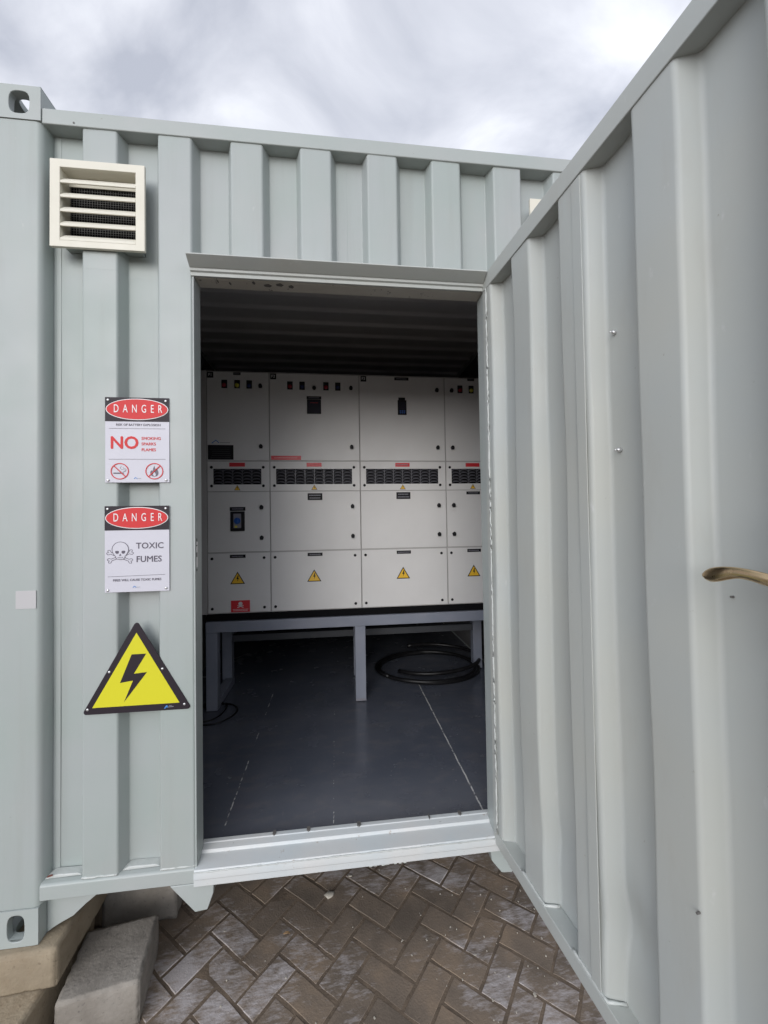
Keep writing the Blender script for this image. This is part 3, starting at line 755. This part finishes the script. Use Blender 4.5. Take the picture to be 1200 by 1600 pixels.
# ================================================================ signs
def screw_part(x, z, y, root, r=.0045, m=zinc):
    s = MB(); s.tube([(x, y, z), (x, y-.0015, z), (x, y-.003, z)], [r, r, r*.55], 12); o = s.build('screw', m, smooth=True); adopt_l(o, root)
def add(root, mb, name, m, **k):
    o = mb.build(name, m, **k); adopt_l(o, root); return o
def logo(root, x, z, y, k=1.0):
    s = stroke([(x-.009*k, z-.002*k), (x-.005*k, z+.0035*k), (x-.001*k, z+.001*k), (x+.001*k, z-.002*k)], .0022*k, y-.0006, y)
    add(root, s, 'emblem', bluelab)
    s = stroke([(x+.002*k, z-.0005*k), (x+.014*k, z-.0005*k)], .001*k, y-.0006, y); add(root, s, 'emblem_line', greylab)
SY = .0065                                   # back of the sign plates, just off the ribs
def danger_header(r, x0, z1, W, y):
    s = MB(); s.box(x0, x0+W, y-.0008, y, z1-.084, z1); add(r, s, 'header_band', signblack)
    cx, cz = x0+W/2, z1-.0415
    add(r, MB().prism(ellipse(cx, cz, .1025, .0375, 64), y-.0016, y-.0009), 'header_rim', whitelab)
    add(r, MB().prism(ellipse(cx, cz, .0998, .0350, 64), y-.0024, y-.0017), 'header_oval', signred)
    add(r, text_mb('DANGER', .0400, cx+.003, cz+.0005, y-.0028, sx=.60, spacing=2.05), 'lettering', whitelab)
def plate(r, x0, z0, W, Hh, y0, y1, m=signwhite):
    s = MB(); s.box(x0, x0+W, y0, y1, z0, z0+Hh); add(r, s, 'sign_plate', m, bevel=.0006)
def sign1():
    W, Hh = .210, .297; x0, z0 = .3665, 1.5265
    r = empty('danger_sign', (x0+W/2, SY, z0), 'white battery explosion danger sign reading NO SMOKING SPARKS FLAMES', 'sign', 'danger signs beside the doorway')
    y = SY-.003; plate(r, x0, z0, W, Hh, y, SY); z1 = z0+Hh; danger_header(r, x0, z1, W, y); f = y-.0004
    def zc(t): return z1-t*Hh
    add(r, text_mb('RISK OF BATTERY EXPLOSION', .0108, x0+.1085, zc(.323), f, weight=.00022), 'lettering', signtext)
    for t in (.366, .727): add(r, stroke([(x0+.012, zc(t)), (x0+.197, zc(t))], .0011, f-.0003, f+.0003), 'rule_line', signtext)
    add(r, text_mb('NO', .0600, x0+.0625, zc(.540), f, sx=.98, weight=.0016), 'lettering', signred)
    for t, tx in ((.483, 'SMOKING'), (.548, 'SPARKS'), (.617, 'FLAMES')):
        add(r, text_mb(tx, .0140, x0+.118, zc(t), f, align='LEFT', weight=.0003, sx=1.02), 'lettering', signred)
    # no smoking
    for cx, kind in ((x0+.0475, 0), (x0+.1605, 1)):
        cz = zc(.868)
        if kind == 0:
            s = MB(); s.box(cx-.021, cx+.006, f-.0003, f, cz-.009, cz-.0045); s.box(cx+.0072, cx+.0092, f-.0003, f, cz-.009, cz-.0045); s.box(cx+.0102, cx+.0122, f-.0003, f, cz-.009, cz-.0045)
            s = merge_mb(s, stroke([(cx+.010, cz-.002), (cx+.017, cz-.0005), (cx+.018, cz+.004), (cx+.011, cz+.005), (cx+.004, cz+.007), (cx+.001, cz+.012), (cx+.005, cz+.017)], .0011, f-.0003, f),
                         stroke([(cx+.013, cz-.003), (cx+.020, cz+.001), (cx+.020, cz+.008), (cx+.013, cz+.0095), (cx+.010, cz+.014)], .0011, f-.0003, f))
            add(r, s, 'cigarette_symbol', signtext)
        else:
            fl = [(0, -.019), (-.008, -.017), (-.0135, -.010), (-.0135, -.002), (-.009, .004), (-.0075, .001), (-.005, .003), (-.004, .010), (0, .019), (.001, .012), (.0045, .007), (.006, .010), (.0105, .004), (.0135, -.004), (.0125, -.012), (.008, -.017)]
            add(r, MB().prism([(cx+a, cz+b) for a, b in fl], f-.0003, f), 'flame_symbol', signtext)
            fi = [(0, -.018), (-.004, -.014), (-.0045, -.010), (-.0005, -.003), (.003, -.007), (.005, -.012), (.0035, -.016)]
            add(r, MB().prism([(cx+a, cz+b) for a, b in fi], f-.0008, f-.0004), 'flame_core', signwhite)
        add(r, ring_mb(ellipse(cx, cz, .0295, .0285, 40), ellipse(cx, cz, .0265, .0255, 40), f-.0012, f-.0006), 'prohibition_ring', signred)
        q = .0195 if kind == 0 else -.0195
        add(r, stroke([(cx-.0195, cz+q), (cx+.0195, cz-q)], .0030, f-.0018, f-.0013), 'prohibition_bar', signred)
    logo(r, x0+.103, zc(.952), f)
    for a, b in ((.010, .008), (.199, .008), (.010, .287), (.199, .286)): screw_part(x0+a, z0+b, y-.001, r)
def sign2():
    W, Hh = .210, .297; x0, z0 = .3650, 1.148
    r = empty('danger_sign', (x0+W/2, SY, z0), 'white TOXIC FUMES danger sign with a skull and crossbones', 'sign', 'danger signs beside the doorway')
    y = SY-.003; plate(r, x0, z0, W, Hh, y, SY); z1 = z0+Hh; danger_header(r, x0, z1, W, y); f = y-.0004
    def zc(t): return z1-t*Hh
    add(r, text_mb('TOXIC', .0290, x0+.101, zc(.469), f, align='LEFT', weight=.00045, spacing=1.02), 'lettering', signtext)
    add(r, text_mb('FUMES', .0290, x0+.101, zc(.625), f, align='LEFT', weight=.00045, spacing=1.0), 'lettering', signtext)
    add(r, stroke([(x0+.010, zc(.818)), (x0+.196, zc(.808))], .0011, f-.0003, f+.0003), 'rule_line', signtext)
    add(r, text_mb('FIRES WILL CAUSE TOXIC FUMES', .0107, x0+.105, zc(.862), f, weight=.0002), 'lettering', signtext)
    cx, cz = x0+.0505, zc(.54)
    lw = .0017
    s = MB()
    # crossbones: outlined bones
    def bone(ax, az, bx, bz):
        d = Vector((bx-ax, bz-az)); L = d.length; d.normalize(); n = Vector((-d.y, d.x)); P = []
        prof = [(-.004, .0), (-.009, .002), (-.010, .006), (-.005, .0085), (-.0005, .0065), (.002, .0032)]
        up = [(t, h) for t, h in prof] + [(L-.002, .0032), (L+.0005, .0065), (L+.005, .0085), (L+.010, .006), (L+.009, .002), (L+.004, 0)]
        pts = up + [(t, -h) for t, h in reversed(up[1:-1])]
        return [Vector((ax, az))+d*t+n*h for t, h in pts]
    b1 = bone(cx-.031, cz-.026, cx+.031, cz+.003-.004); b2 = bone(cx-.033, cz-.001, cx+.029, cz-.028)
    for b in (b1, b2): s = merge_mb(s, stroke(b, lw, f-.0003, f, True))
    add(r, s, 'crossbones', signtext)
    skull = []
    for k in range(0, 25):
        a = R(-38+ (256)*k/24); skull.append((cx+.0265*math.cos(a), cz+.0105+.026*math.sin(a)))
    skull += [(cx-.0185, cz-.0105), (cx-.0150, cz-.0120), (cx-.0145, cz-.0185), (cx-.010, cz-.0225), (cx, cz-.0240), (cx+.010, cz-.0225), (cx+.0145, cz-.0185), (cx+.0150, cz-.0120), (cx+.0185, cz-.0105)]
    add(r, MB().prism(skull, f-.0009, f-.0004), 'skull', signwhite)
    s = stroke(skull, lw, f-.0013, f-.0010, True)
    s = merge_mb(s, stroke([(cx-.010, cz-.0165), (cx-.005, cz-.018), (cx+.005, cz-.018), (cx+.010, cz-.0165)], .0009, f-.0013, f-.001))
    for q in (-.0066, -.0022, .0022, .0066): s = merge_mb(s, stroke([(cx+q, cz-.0145), (cx+q, cz-.0195)], .0008, f-.0013, f-.001))
    for sg in (-1, 1):
        eye = [(cx+sg*a, cz+b) for a, b in ((.004, .001), (.006, -.0035), (.012, -.0045), (.0165, .0005), (.0155, .0055), (.009, .0065), (.005, .005))]
        s = merge_mb(s, MB().prism(eye, f-.0013, f-.001))
    s = merge_mb(s, MB().prism([(cx, cz-.0035), (cx-.004, cz-.0105), (cx-.001, cz-.0115), (cx, cz-.0095), (cx+.001, cz-.0115), (cx+.004, cz-.0105)], f-.0013, f-.001))
    add(r, s, 'skull_outline', signtext)
    logo(r, x0+.100, zc(.945), f)
    for a, b in ((.010, .008), (.199, .010), (.010, .287), (.199, .287)): screw_part(x0+a, z0+b, y-.001, r)
def pt(u, v, Y):
    """where the photographed outline point lies on the sign plane at its real distance"""
    d = F + RR*((u-600)/627.9) - UU*((v-800)/627.9)
    q = CP + d*((Y-CP.y)/d.y); return (q.x, q.z)
def round_poly(P, r, n=6):
    out = []; m = len(P)
    for k in range(m):
        a, b, c = Vector(P[k-1]), Vector(P[k]), Vector(P[(k+1) % m])
        u, v = (a-b).normalized(), (c-b).normalized(); h = u.angle(v)/2; t = r/math.tan(h)
        p, q = b+u*t, b+v*t; cc = b+(u+v).normalized()*(r/math.sin(h))
        a0 = math.atan2(*(p-cc).yx); a1 = math.atan2(*(q-cc).yx); da = (a1-a0+math.pi) % (2*math.pi)-math.pi
        for j in range(n+1): out.append((cc.x+r*math.cos(a0+da*j/n), cc.y+r*math.sin(a0+da*j/n)))
    return out
def sign3():
    r = empty('electric_hazard_sign', (.47, SY, .74), 'yellow and black triangular lightning bolt warning sign', 'sign')
    y = SY-.003
    def A(u, v): return pt(u/3.75, 960+v/3.75, y)
    out_ = round_poly([A(800, 34), A(1124, 552), A(478, 592)], .0085)
    add(r, MB().prism(out_, y, SY), 'sign_plate', signblack, bevel=.0006)
    add(r, MB().prism([A(800, 107), A(1052, 516), A(541, 549)], y-.0006, y+.0004), 'yellow_field', signyellow)
    add(r, MB().prism([A(*p) for p in ((772, 234), (857, 229), (785, 347), (862, 337), (728, 512), (780, 387), (704, 401))], y-.0012, y-.0006), 'lightning_bolt', signblack)
    for p in ((513, 559), (641, 338), (952, 318), (1081, 525)): q = A(*p); screw_part(q[0], q[1], y, r)
    q = A(975, 542); s = MB().prism([(q[0]-.008, q[1]-.005), (q[0]-.001, q[1]+.0055), (q[0]+.003, q[1]+.0055), (q[0]+.0055, q[1]-.002), (q[0]-.001, q[1]-.001), (q[0]-.003, q[1]-.005)], y-.0006, y)
    add(r, s, 'emblem', bluelab)
    s = merge_mb(stroke([(q[0]+.008, q[1]+.0035), (q[0]+.018, q[1]+.004)], .0014, y-.0006, y), stroke([(q[0]+.006, q[1]-.0005), (q[0]+.024, q[1]+.0005)], .0022, y-.0006, y)); add(r, s, 'emblem_line', greylab)
sign1(); sign2(); sign3()

# ================================================================ switchgear cabinets
YC = 1.25                                    # front face of the doors
BZ, TZ = .79, 2.385
def knob_mesh(): 
    s = MB(); s.tube([(0, 0, 0), (0, -.006, 0)], .0125, 16); s.prism([(-.009, -.014), (-.0125, 0), (-.009, .010), (0, .0155), (.009, .010), (.0125, 0), (.009, -.014)], -.014, -.005); return s.mesh()
KNOB = knob_mesh(); KNOB.materials.append(black)
def screw_mesh(): s = MB(); s.tube([(0, 0, 0), (0, -.003, 0), (0, -.005, 0)], [.0095, .009, .005], 14); return s.mesh()
SCR = screw_mesh(); SCR.materials.append(black)
def put(name, me, x, z, root, part, y=None):
    o = bpy.data.objects.new(name, me); C.objects.link(o); o.parent = part; o.location = Vector((x, (YC if y is None else y), z))-root.location
    return o
def sub(root, part, mb, name, m, **k):
    o = mb.build(name, m, **k)
    for q in o.data.vertices: q.co -= root.location
    o.parent = part; return o
def textlines(x0, x1, z0, z1, y, n, seed=0):
    """rows of tiny unreadable print"""
    rr = random.Random(seed); s = MB(); h = (z1-z0)/(n*2+1)
    for k in range(n):
        z = z0+h*(1+2*k); x = x0+(x1-x0)*rr.uniform(.06, .16); end = x1-(x1-x0)*rr.uniform(.06, .16)
        while x < end:
            wv = rr.uniform(.003, .007); s.box(x, min(x+wv, end), y-.0004, y, z+h*.15, z+h*.85); x += wv+.0018
    return s
def nameplate(root, part, x0, x1, z0, z1, n=1, m=black, tm=greylab, name='name_plate', seed=0):
    s = MB(); s.box(x0, x1, YC-.0016, YC-.0002, z0, z1); sub(root, part, s, name, m)
    if n: sub(root, part, textlines(x0, x1, z0, z1, YC-.0018, n, seed), 'print', tm)
def lamp(root, part, x, z0, z1, m, wd=.036):
    s = MB(); s.box(x-wd/2, x+wd/2, YC-.004, YC-.0002, z0, z1); o = sub(root, part, s, 'indicator_light', black, bevel=.001)
    s = MB(); s.tube([(x, YC-.004, z0+.019), (x, YC-.011, z0+.019), (x, YC-.014, z0+.019)], [.0135, .013, .008], 16); o2 = sub(root, part, s, 'lens', m, smooth=True)
def tri_label(root, part, cx, z0, h, y=None):
    y = YC if y is None else y; wv = h*1.16; P = [(cx-wv/2, z0), (cx+wv/2, z0), (cx, z0+h)]; c = (cx, z0+h*.345)
    sub(root, part, MB().prism(P, y-.0012, y-.0002), 'hazard_label', black)
    q = [(c[0]+(a-c[0])*.80, c[1]+(b-c[1])*.80) for a, b in P]; sub(root, part, MB().prism(q, y-.0020, y-.0013), 'hazard_field', amber)
    k = h/.081; b = [(cx+a*k, z0+(.010+d)*k) for a, d in ((.002, .047), (.008, .045), (.003, .030), (.010, .031), (-.001, .006), (.0005, .023), (-.007, .022))]
    sub(root, part, MB().prism(b, y-.0028, y-.0021), 'hazard_bolt', black)
G = .0035
def cabinet(idx, x0, x1, label):
    r = empty('switchgear_cabinet', ((x0+x1)/2, YC, BZ), label, 'electrical cabinet', 'grey switchgear cabinets standing in a row')
    def top(mb, name, m, **k): o = mb.build(name, m, **k); adopt_l(o, r); return o
    s = MB(); s.box(x0, x1, YC+.004, YC+.42, BZ, TZ)
    if idx == 1: s.box(.288, x0-.0005, YC-.004, YC+.42, BZ, TZ-.002)
    top(s, 'cabinet_body', cab_body, bevel=.002)
    rows = {'upper_door': (1.793, 2.377), 'louvre_panel': (1.590, 1.784), 'middle_door': (1.192, 1.584), 'lower_cover': (.796, 1.182)}
    D = {}
    for nm, (z0, z1) in rows.items():
        s = MB()
        if nm != 'louvre_panel': s.box(x0+G, x1-G, YC, YC+.0035, z0, z1)
        else:
            a, b = (x0+.040, x1-.055) if x1-x0 < .5 else (x0+.040, x1-.055)
            g0, g1 = 1.633, 1.737
            s = ring_mb([(x0+G, z0), (x1-G, z0), (x1-G, z1), (x0+G, z1)], [(a, g0), (b, g0), (b, g1), (a, g1)], YC, YC+.0035)
        D[nm] = top(s, nm, cab, bevel=.0012 if nm != 'louvre_panel' else 0)
    # louvres
    s = MB(); s.box(a, b, YC+.0026, YC+.0032, g0, g1); sub(r, D['louvre_panel'], s, 'louvre_backing', pureblack)
    s = MB(); nc = 8 if b-a > .4 else 5; pw = (b-a)/nc; ph = (g1-g0)/5
    for i in range(nc):
        for j in range(5):
            cx, zb = a+(i+.5)*pw, g0+(j+.12)*ph; n = 8; hw = pw*.46; hh = ph*.80
            for k in range(n):
                t0, t1 = -1+2*k/n, -1+2*(k+1)/n
                f = lambda t: (1-t*t)**.5 if abs(t) < 1 else 0
                p0, p1 = f(t0), f(t1)
                u0, u1 = (cx+hw*t0, zb+hh*(.35+.65*p0)), (cx+hw*t1, zb+hh*(.35+.65*p1))
                l0, l1 = (cx+hw*t0, zb+hh*(.52*p0)), (cx+hw*t1, zb+hh*(.52*p1))
                yb, yf0, yf1 = YC+.0022, YC+.0020-.008*p0, YC+.0020-.008*p1
                s.face([(u0[0], yb, u0[1]), (u1[0], yb, u1[1]), (l1[0], yf1, l1[1]), (l0[0], yf0, l0[1])])
        x = a+i*pw
        if i: s.box(x-pw*.035, x+pw*.035, YC+.0015, YC+.0024, g0, g1)
    for j in range(6):
        z = g0+j*ph; s.box(a, b, YC+.0016, YC+.0024, max(z-ph*.05, g0), min(z+ph*.05, g1))
    sub(r, D['louvre_panel'], s, 'louvre', louv)
    for x in (x0+.028, x1-.042):
        for z in (1.624, 1.747): put('screw', SCR, x, z, r, D['louvre_panel'])
        for z in (.824, 1.149): put('screw', SCR, x, z, r, D['lower_cover'])
    cxs = {1: .5145, 2: 1.0145, 3: 1.617, 4: 2.1175}[idx]
    nameplate(r, D['louvre_panel'], cxs-.050, cxs+.050, 1.751, 1.777, 1, redlab, redlab if idx != 3 else greylab, 'red_label', idx)
    tri_label(r, D['louvre_panel'], cxs, 1.5955, .034)
    tri_label(r, D['lower_cover'], {1: .512, 2: 1.007, 3: 1.610, 4: 2.112}[idx], .981, .081)
    nameplate(r, D['lower_cover'], cxs-.050, cxs+.049, 1.151, 1.173, 1, seed=idx+4)
    kx = x0+.050 if idx == 4 else x1-.055
    for z in (2.288, 1.885):
        put('door_lock', KNOB, kx, z, r, D['upper_door'])
    for z in (1.482, 1.281): put('door_lock', KNOB, kx, z, r, D['middle_door'])
    up, md = D['upper_door'], D['middle_door']
    if idx < 4:
        tx = {1: .3485, 2: .7515, 3: 1.355}[idx]
        nameplate(r, up, tx-.0195, tx+.0195, 2.337, 2.375, 0)
        sub(r, up, text_mb('F%d' % idx, .026, tx, 2.356, YC-.0024, weight=.0004), 'lettering', whitelab)
    if idx == 1:
        nameplate(r, up, .494, .541, 2.359, 2.376, 1)
        for x, m in ((.4375, lensr), (.519, lensy), (.5965, lensb)): lamp(r, up, x, 2.270, 2.325, m)
        nameplate(r, up, .331, .492, 1.797, 1.893, 0, name='data_plate'); sub(r, up, textlines(.336, .487, 1.800, 1.890, YC-.0018, 6, 3), 'print', mat('faint_print', (.035, .035, .04), .5))
        s = stroke([(.355, 1.905), (.382, 1.925), (.400, 1.908)], .006, YC-.0008, YC-.0002); sub(r, up, s, 'emblem', bluelab)
        s = stroke([(.405, 1.909), (.470, 1.909)], .003, YC-.0008, YC-.0002); sub(r, up, s, 'emblem_line', greylab)
        nameplate(r, md, .466, .565, 1.460, 1.485, 1)
        s = MB(); s.box(.471, .561, YC-.012, YC-.0002, 1.327, 1.456); sub(r, md, s, 'breaker_surround', black, bevel=.003)
        s = MB(); s.box(.492, .540, YC-.016, YC-.0122, 1.347, 1.441); sub(r, md, s, 'breaker', greylab, bevel=.001)
        s = MB(); s.tube([(.516, YC-.016, 1.394), (.516, YC-.020, 1.394)], .021, 20); s.box(.509, .523, YC-.030, YC-.0195, 1.378, 1.414); sub(r, md, s, 'breaker_knob', breakerblue, bevel=.001)
        s = MB(); s.box(.500, .516, YC-.0168, YC-.0161, 1.350, 1.362); sub(r, md, s, 'breaker_label', lensy)
        s = MB(); s.box(.469, .589, YC-.0014, YC-.0002, .798, .874); o = sub(r, D['lower_cover'], s, 'skull_label', redlab)
        s = MB().prism(ellipse(.529, .853, .013, .012, 20), YC-.002, YC-.0015); s.prism([(.521, .838), (.537, .838), (.537, .846), (.521, .846)], YC-.002, YC-.0015)
        s = merge_mb(s, stroke([(.510, .842), (.548, .828)], .004, YC-.002, YC-.0015), stroke([(.510, .828), (.548, .842)], .004, YC-.0026, YC-.0021)); sub(r, D['lower_cover'], s, 'skull_symbol', whitelab)
        sub(r, D['lower_cover'], textlines(.472, .586, .802, .822, YC-.0016, 2, 9), 'print', whitelab)
    if idx == 2:
        for x, m in ((.861, lensr), (.941, lensb), (1.100, lensr), (1.180, lensb)): lamp(r, up, x, 2.270, 2.325, m)
        s = MB(); s.tube([(1.021, YC, 2.284), (1.021, YC-.010, 2.284)], .013, 18); sub(r, up, s, 'push_button', black)
        s = MB(); s.box(.972, 1.066, YC-.006, YC-.0002, 2.108, 2.206); sub(r, up, s, 'meter', black, bevel=.002)
        s = MB(); s.box(.978, 1.060, YC-.0072, YC-.0062, 2.116, 2.198); sub(r, up, s, 'meter_face', meterface)
        sub(r, up, textlines(.982, 1.056, 2.176, 2.188, YC-.0074, 1, 2), 'print', signred)
        nameplate(r, up, .970, 1.068, 2.208, 2.228, 1)
        nameplate(r, up, .733, .929, 1.796, 1.824, 1, redlab, mat('red_print', (.7, .25, .25), .4), 'red_label', 12)
        nameplate(r, md, .969, 1.067, 1.526, 1.572, 2, seed=6)
    if idx == 3:
        nameplate(r, up, 1.570, 1.669, 2.352, 2.373, 1)
        nameplate(r, up, 1.596, 1.643, 2.212, 2.232, 0)
        s = MB(); s.box(1.590, 1.651, YC-.010, YC-.0002, 2.110, 2.212); sub(r, up, s, 'controller', black, bevel=.002)
        s = MB(); s.box(1.596, 1.645, YC-.0112, YC-.0102, 2.150, 2.200); sub(r, up, s, 'controller_screen', meterface)
        s = MB()
        for i in range(3):
            for j in range(2): s.box(1.603+i*.014, 1.612+i*.014, YC-.0118, YC-.0102, 2.120+j*.012, 2.128+j*.012)
        sub(r, up, s, 'controller_button', breakerblue)
        nameplate(r, md, 1.571, 1.669, 1.528, 1.575, 2, seed=7)
    if idx == 4:
        nameplate(r, up, 2.093, 2.142, 2.361, 2.378, 1)
        for x, m in ((2.037, lensr), (2.118, lensy), (2.197, lensb)): lamp(r, up, x, 2.272, 2.326, m)
        nameplate(r, md, 2.069, 2.168, 1.556, 1.577, 1)
    return r
cabinet(1, .324, .7235, 'narrow grey switchgear cabinet marked F1 with a blue breaker knob')
cabinet(2, .7245, 1.3235, 'wide grey switchgear cabinet marked F2 with a square meter')
cabinet(3, 1.3245, 1.9235, 'wide grey switchgear cabinet marked F3 with a small black controller')
cabinet(4, 1.9245, 2.3235, 'grey switchgear cabinet at the right end, partly hidden by the door leaf')

# ================================================================ stand
st = empty('steel_stand', (1.32, 1.45, FZ), 'blue-grey square tube stand carrying the row of cabinets', 'stand')
def beam(x0, x1, y0, y1, z0, z1, name, m=stand_m): s = MB(); s.box(x0, x1, y0, y1, z0, z1); o = s.build(name, m, bevel=.003); adopt_l(o, st)
YF, YR = 1.215, 1.66; LZ = .747
beam(.320, 2.340, YF, YF+.07, LZ-.068, LZ, 'top_beam'); beam(.320, 2.340, YR, YR+.07, LZ-.068, LZ, 'top_beam')
for x in (.320, 1.272, 2.270): beam(x, x+.070, YF+.0705, YR-.0005, LZ-.067, LZ-.001, 'side_beam')
for x in (.321, 1.272, 2.269):
    beam(x, x+.070, YF+.001, YF+.069, FZ+.004, LZ-.0685, 'leg')
for x in (.300, 1.280, 2.240): beam(x, x+.070, YR+.001, YR+.069, FZ+.004, LZ-.0685, 'leg')
beam(.320, .388, YF+.0705, YR-.0005, FZ+.002, FZ+.045, 'foot_rail')
beam(.3705, 1.2795, YR+.010, YR+.060, .487, .537, 'rear_rail', stand_shaded); beam(1.3505, 2.2395, YR+.010, YR+.060, .487, .537, 'rear_rail', stand_shaded)
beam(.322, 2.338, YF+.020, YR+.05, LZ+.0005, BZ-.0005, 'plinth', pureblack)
beam(1.2725, 1.3415, YF-.0015, YF+.0005, FZ+.006, FZ+.022, 'foot_label', greylab)

# ================================================================ cables on the floor
def coil(name, loops, r, m, label, cat):
    s = MB(); 
    for lp_ in loops: s.tube(lp_, r, 10)
    o = s.build(name, m, smooth=True); tag(o, label, cat); return o
def loop(cx, cy, a, b, turns, z, a0=0, dz=0, jit=.02, seed=0, rot=0):
    rr = random.Random(seed); n = int(turns*40); P = []
    ph = rr.uniform(0, 6)
    for k in range(n+1):
        t = R(a0)+2*math.pi*turns*k/n; q = 1+jit*math.sin(t*1.37+ph)+jit*.7*math.sin(t*.53+ph*2)
        x, y = a*q*math.cos(t), b*q*math.sin(t)
        P.append((cx+x*math.cos(rot)-y*math.sin(rot), cy+x*math.sin(rot)+y*math.cos(rot), z+dz*k/n+.004*math.sin(t*2+ph)))
    return P
coil('cable_coil', [loop(1.87, 1.72, .395, .33, 1.9, FZ+.019, 250, .012, .025, 2), loop(1.95, 1.76, .37, .30, .75, FZ+.045, 210, .05, .03, 5)],
     .0150, rubber, 'thick black cable coiled on the floor under the stand', 'cable')
coil('cable_coil', [loop(.335, 1.215, .105, .135, 1.15, FZ+.005, 20, .004, .03, 3), loop(.385, 1.175, .135, .135, 1.1, FZ+.006, 130, .006, .02, 7), [(.262, 1.23, FZ+.012), (.250, 1.24, .3), (.252, 1.25, .45), (.26, 1.3, .6)]],
     .0048, rubber, 'thin black cable loops beside the left leg of the stand', 'cable')

# ================================================================ concrete blocks
def block(name, sx, sy, sz, loc, rot, m, label, seed, chips=.006):
    bm = bmesh.new(); bmesh.ops.create_cube(bm, size=1)
    bmesh.ops.scale(bm, vec=(sx, sy, sz), verts=bm.verts)
    bmesh.ops.bevel(bm, geom=list(bm.edges), offset=.0035, segments=2, affect='EDGES')
    bmesh.ops.subdivide_edges(bm, edges=[e for e in bm.edges if e.calc_length() > .05], cuts=22, use_grid_fill=True)
    bmesh.ops.triangulate(bm, faces=[f for f in bm.faces if len(f.verts) > 4])
    for v in bm.verts:
        edge = sum(1 for c, h in ((abs(v.co.x), sx/2), (abs(v.co.y), sy/2), (abs(v.co.z), sz/2)) if c > h-.012)
        d = noise.noise(v.co*28+Vector((seed, 0, 0)))*.0010+noise.noise(v.co*90+Vector((seed, 3, 0)))*.0008
        if edge >= 2: d -= max(0, noise.noise(v.co*45+Vector((seed, 7, 1))))*chips*.9
        v.co += v.co.normalized()*d
    me = bpy.data.meshes.new(name); bm.to_mesh(me); bm.free()
    o = new_obj(name, me, m, smooth=False); o.location = loc; o.rotation_euler = rot
    for p in me.polygons: p.use_smooth = True
    tag(o, label, 'concrete block', 'concrete blocks under the container corner'); return o
block('concrete_block', .39, .40, .117, (.030, .165, -.0600), (0, 0, R(2.5)), blockt, 'tan concrete block directly under the corner casting', 1)
block('concrete_block', .39, .40, .150, (.006, .045, -.1945), (0, 0, R(-1)), blockt, 'lower tan concrete block at the bottom of the stack under the corner', 2)
block('concrete_block', .240, .245, .140, (.350, .075, -.205), (R(0), R(0), R(9)), blockg, 'grey concrete block lying on the pavers beside the corner stack', 3, .009)
block('concrete_block', .285, .20, .375, (.326, .420, -.082), (0, 0, R(2)), blockg, 'grey concrete block standing behind, partly under the container floor', 4)
block('concrete_block', .20, .20, .375, (.083, .428, -.082), (0, 0, R(0)), blockt, 'tan concrete block standing upright between the corner stack and the rear grey block', 5)
for o in bpy.data.objects:
    if o.parent is None and o.type == 'MESH' and o.get('label') is None and o.get('kind') is None: print('UNTAGGED', o.name)
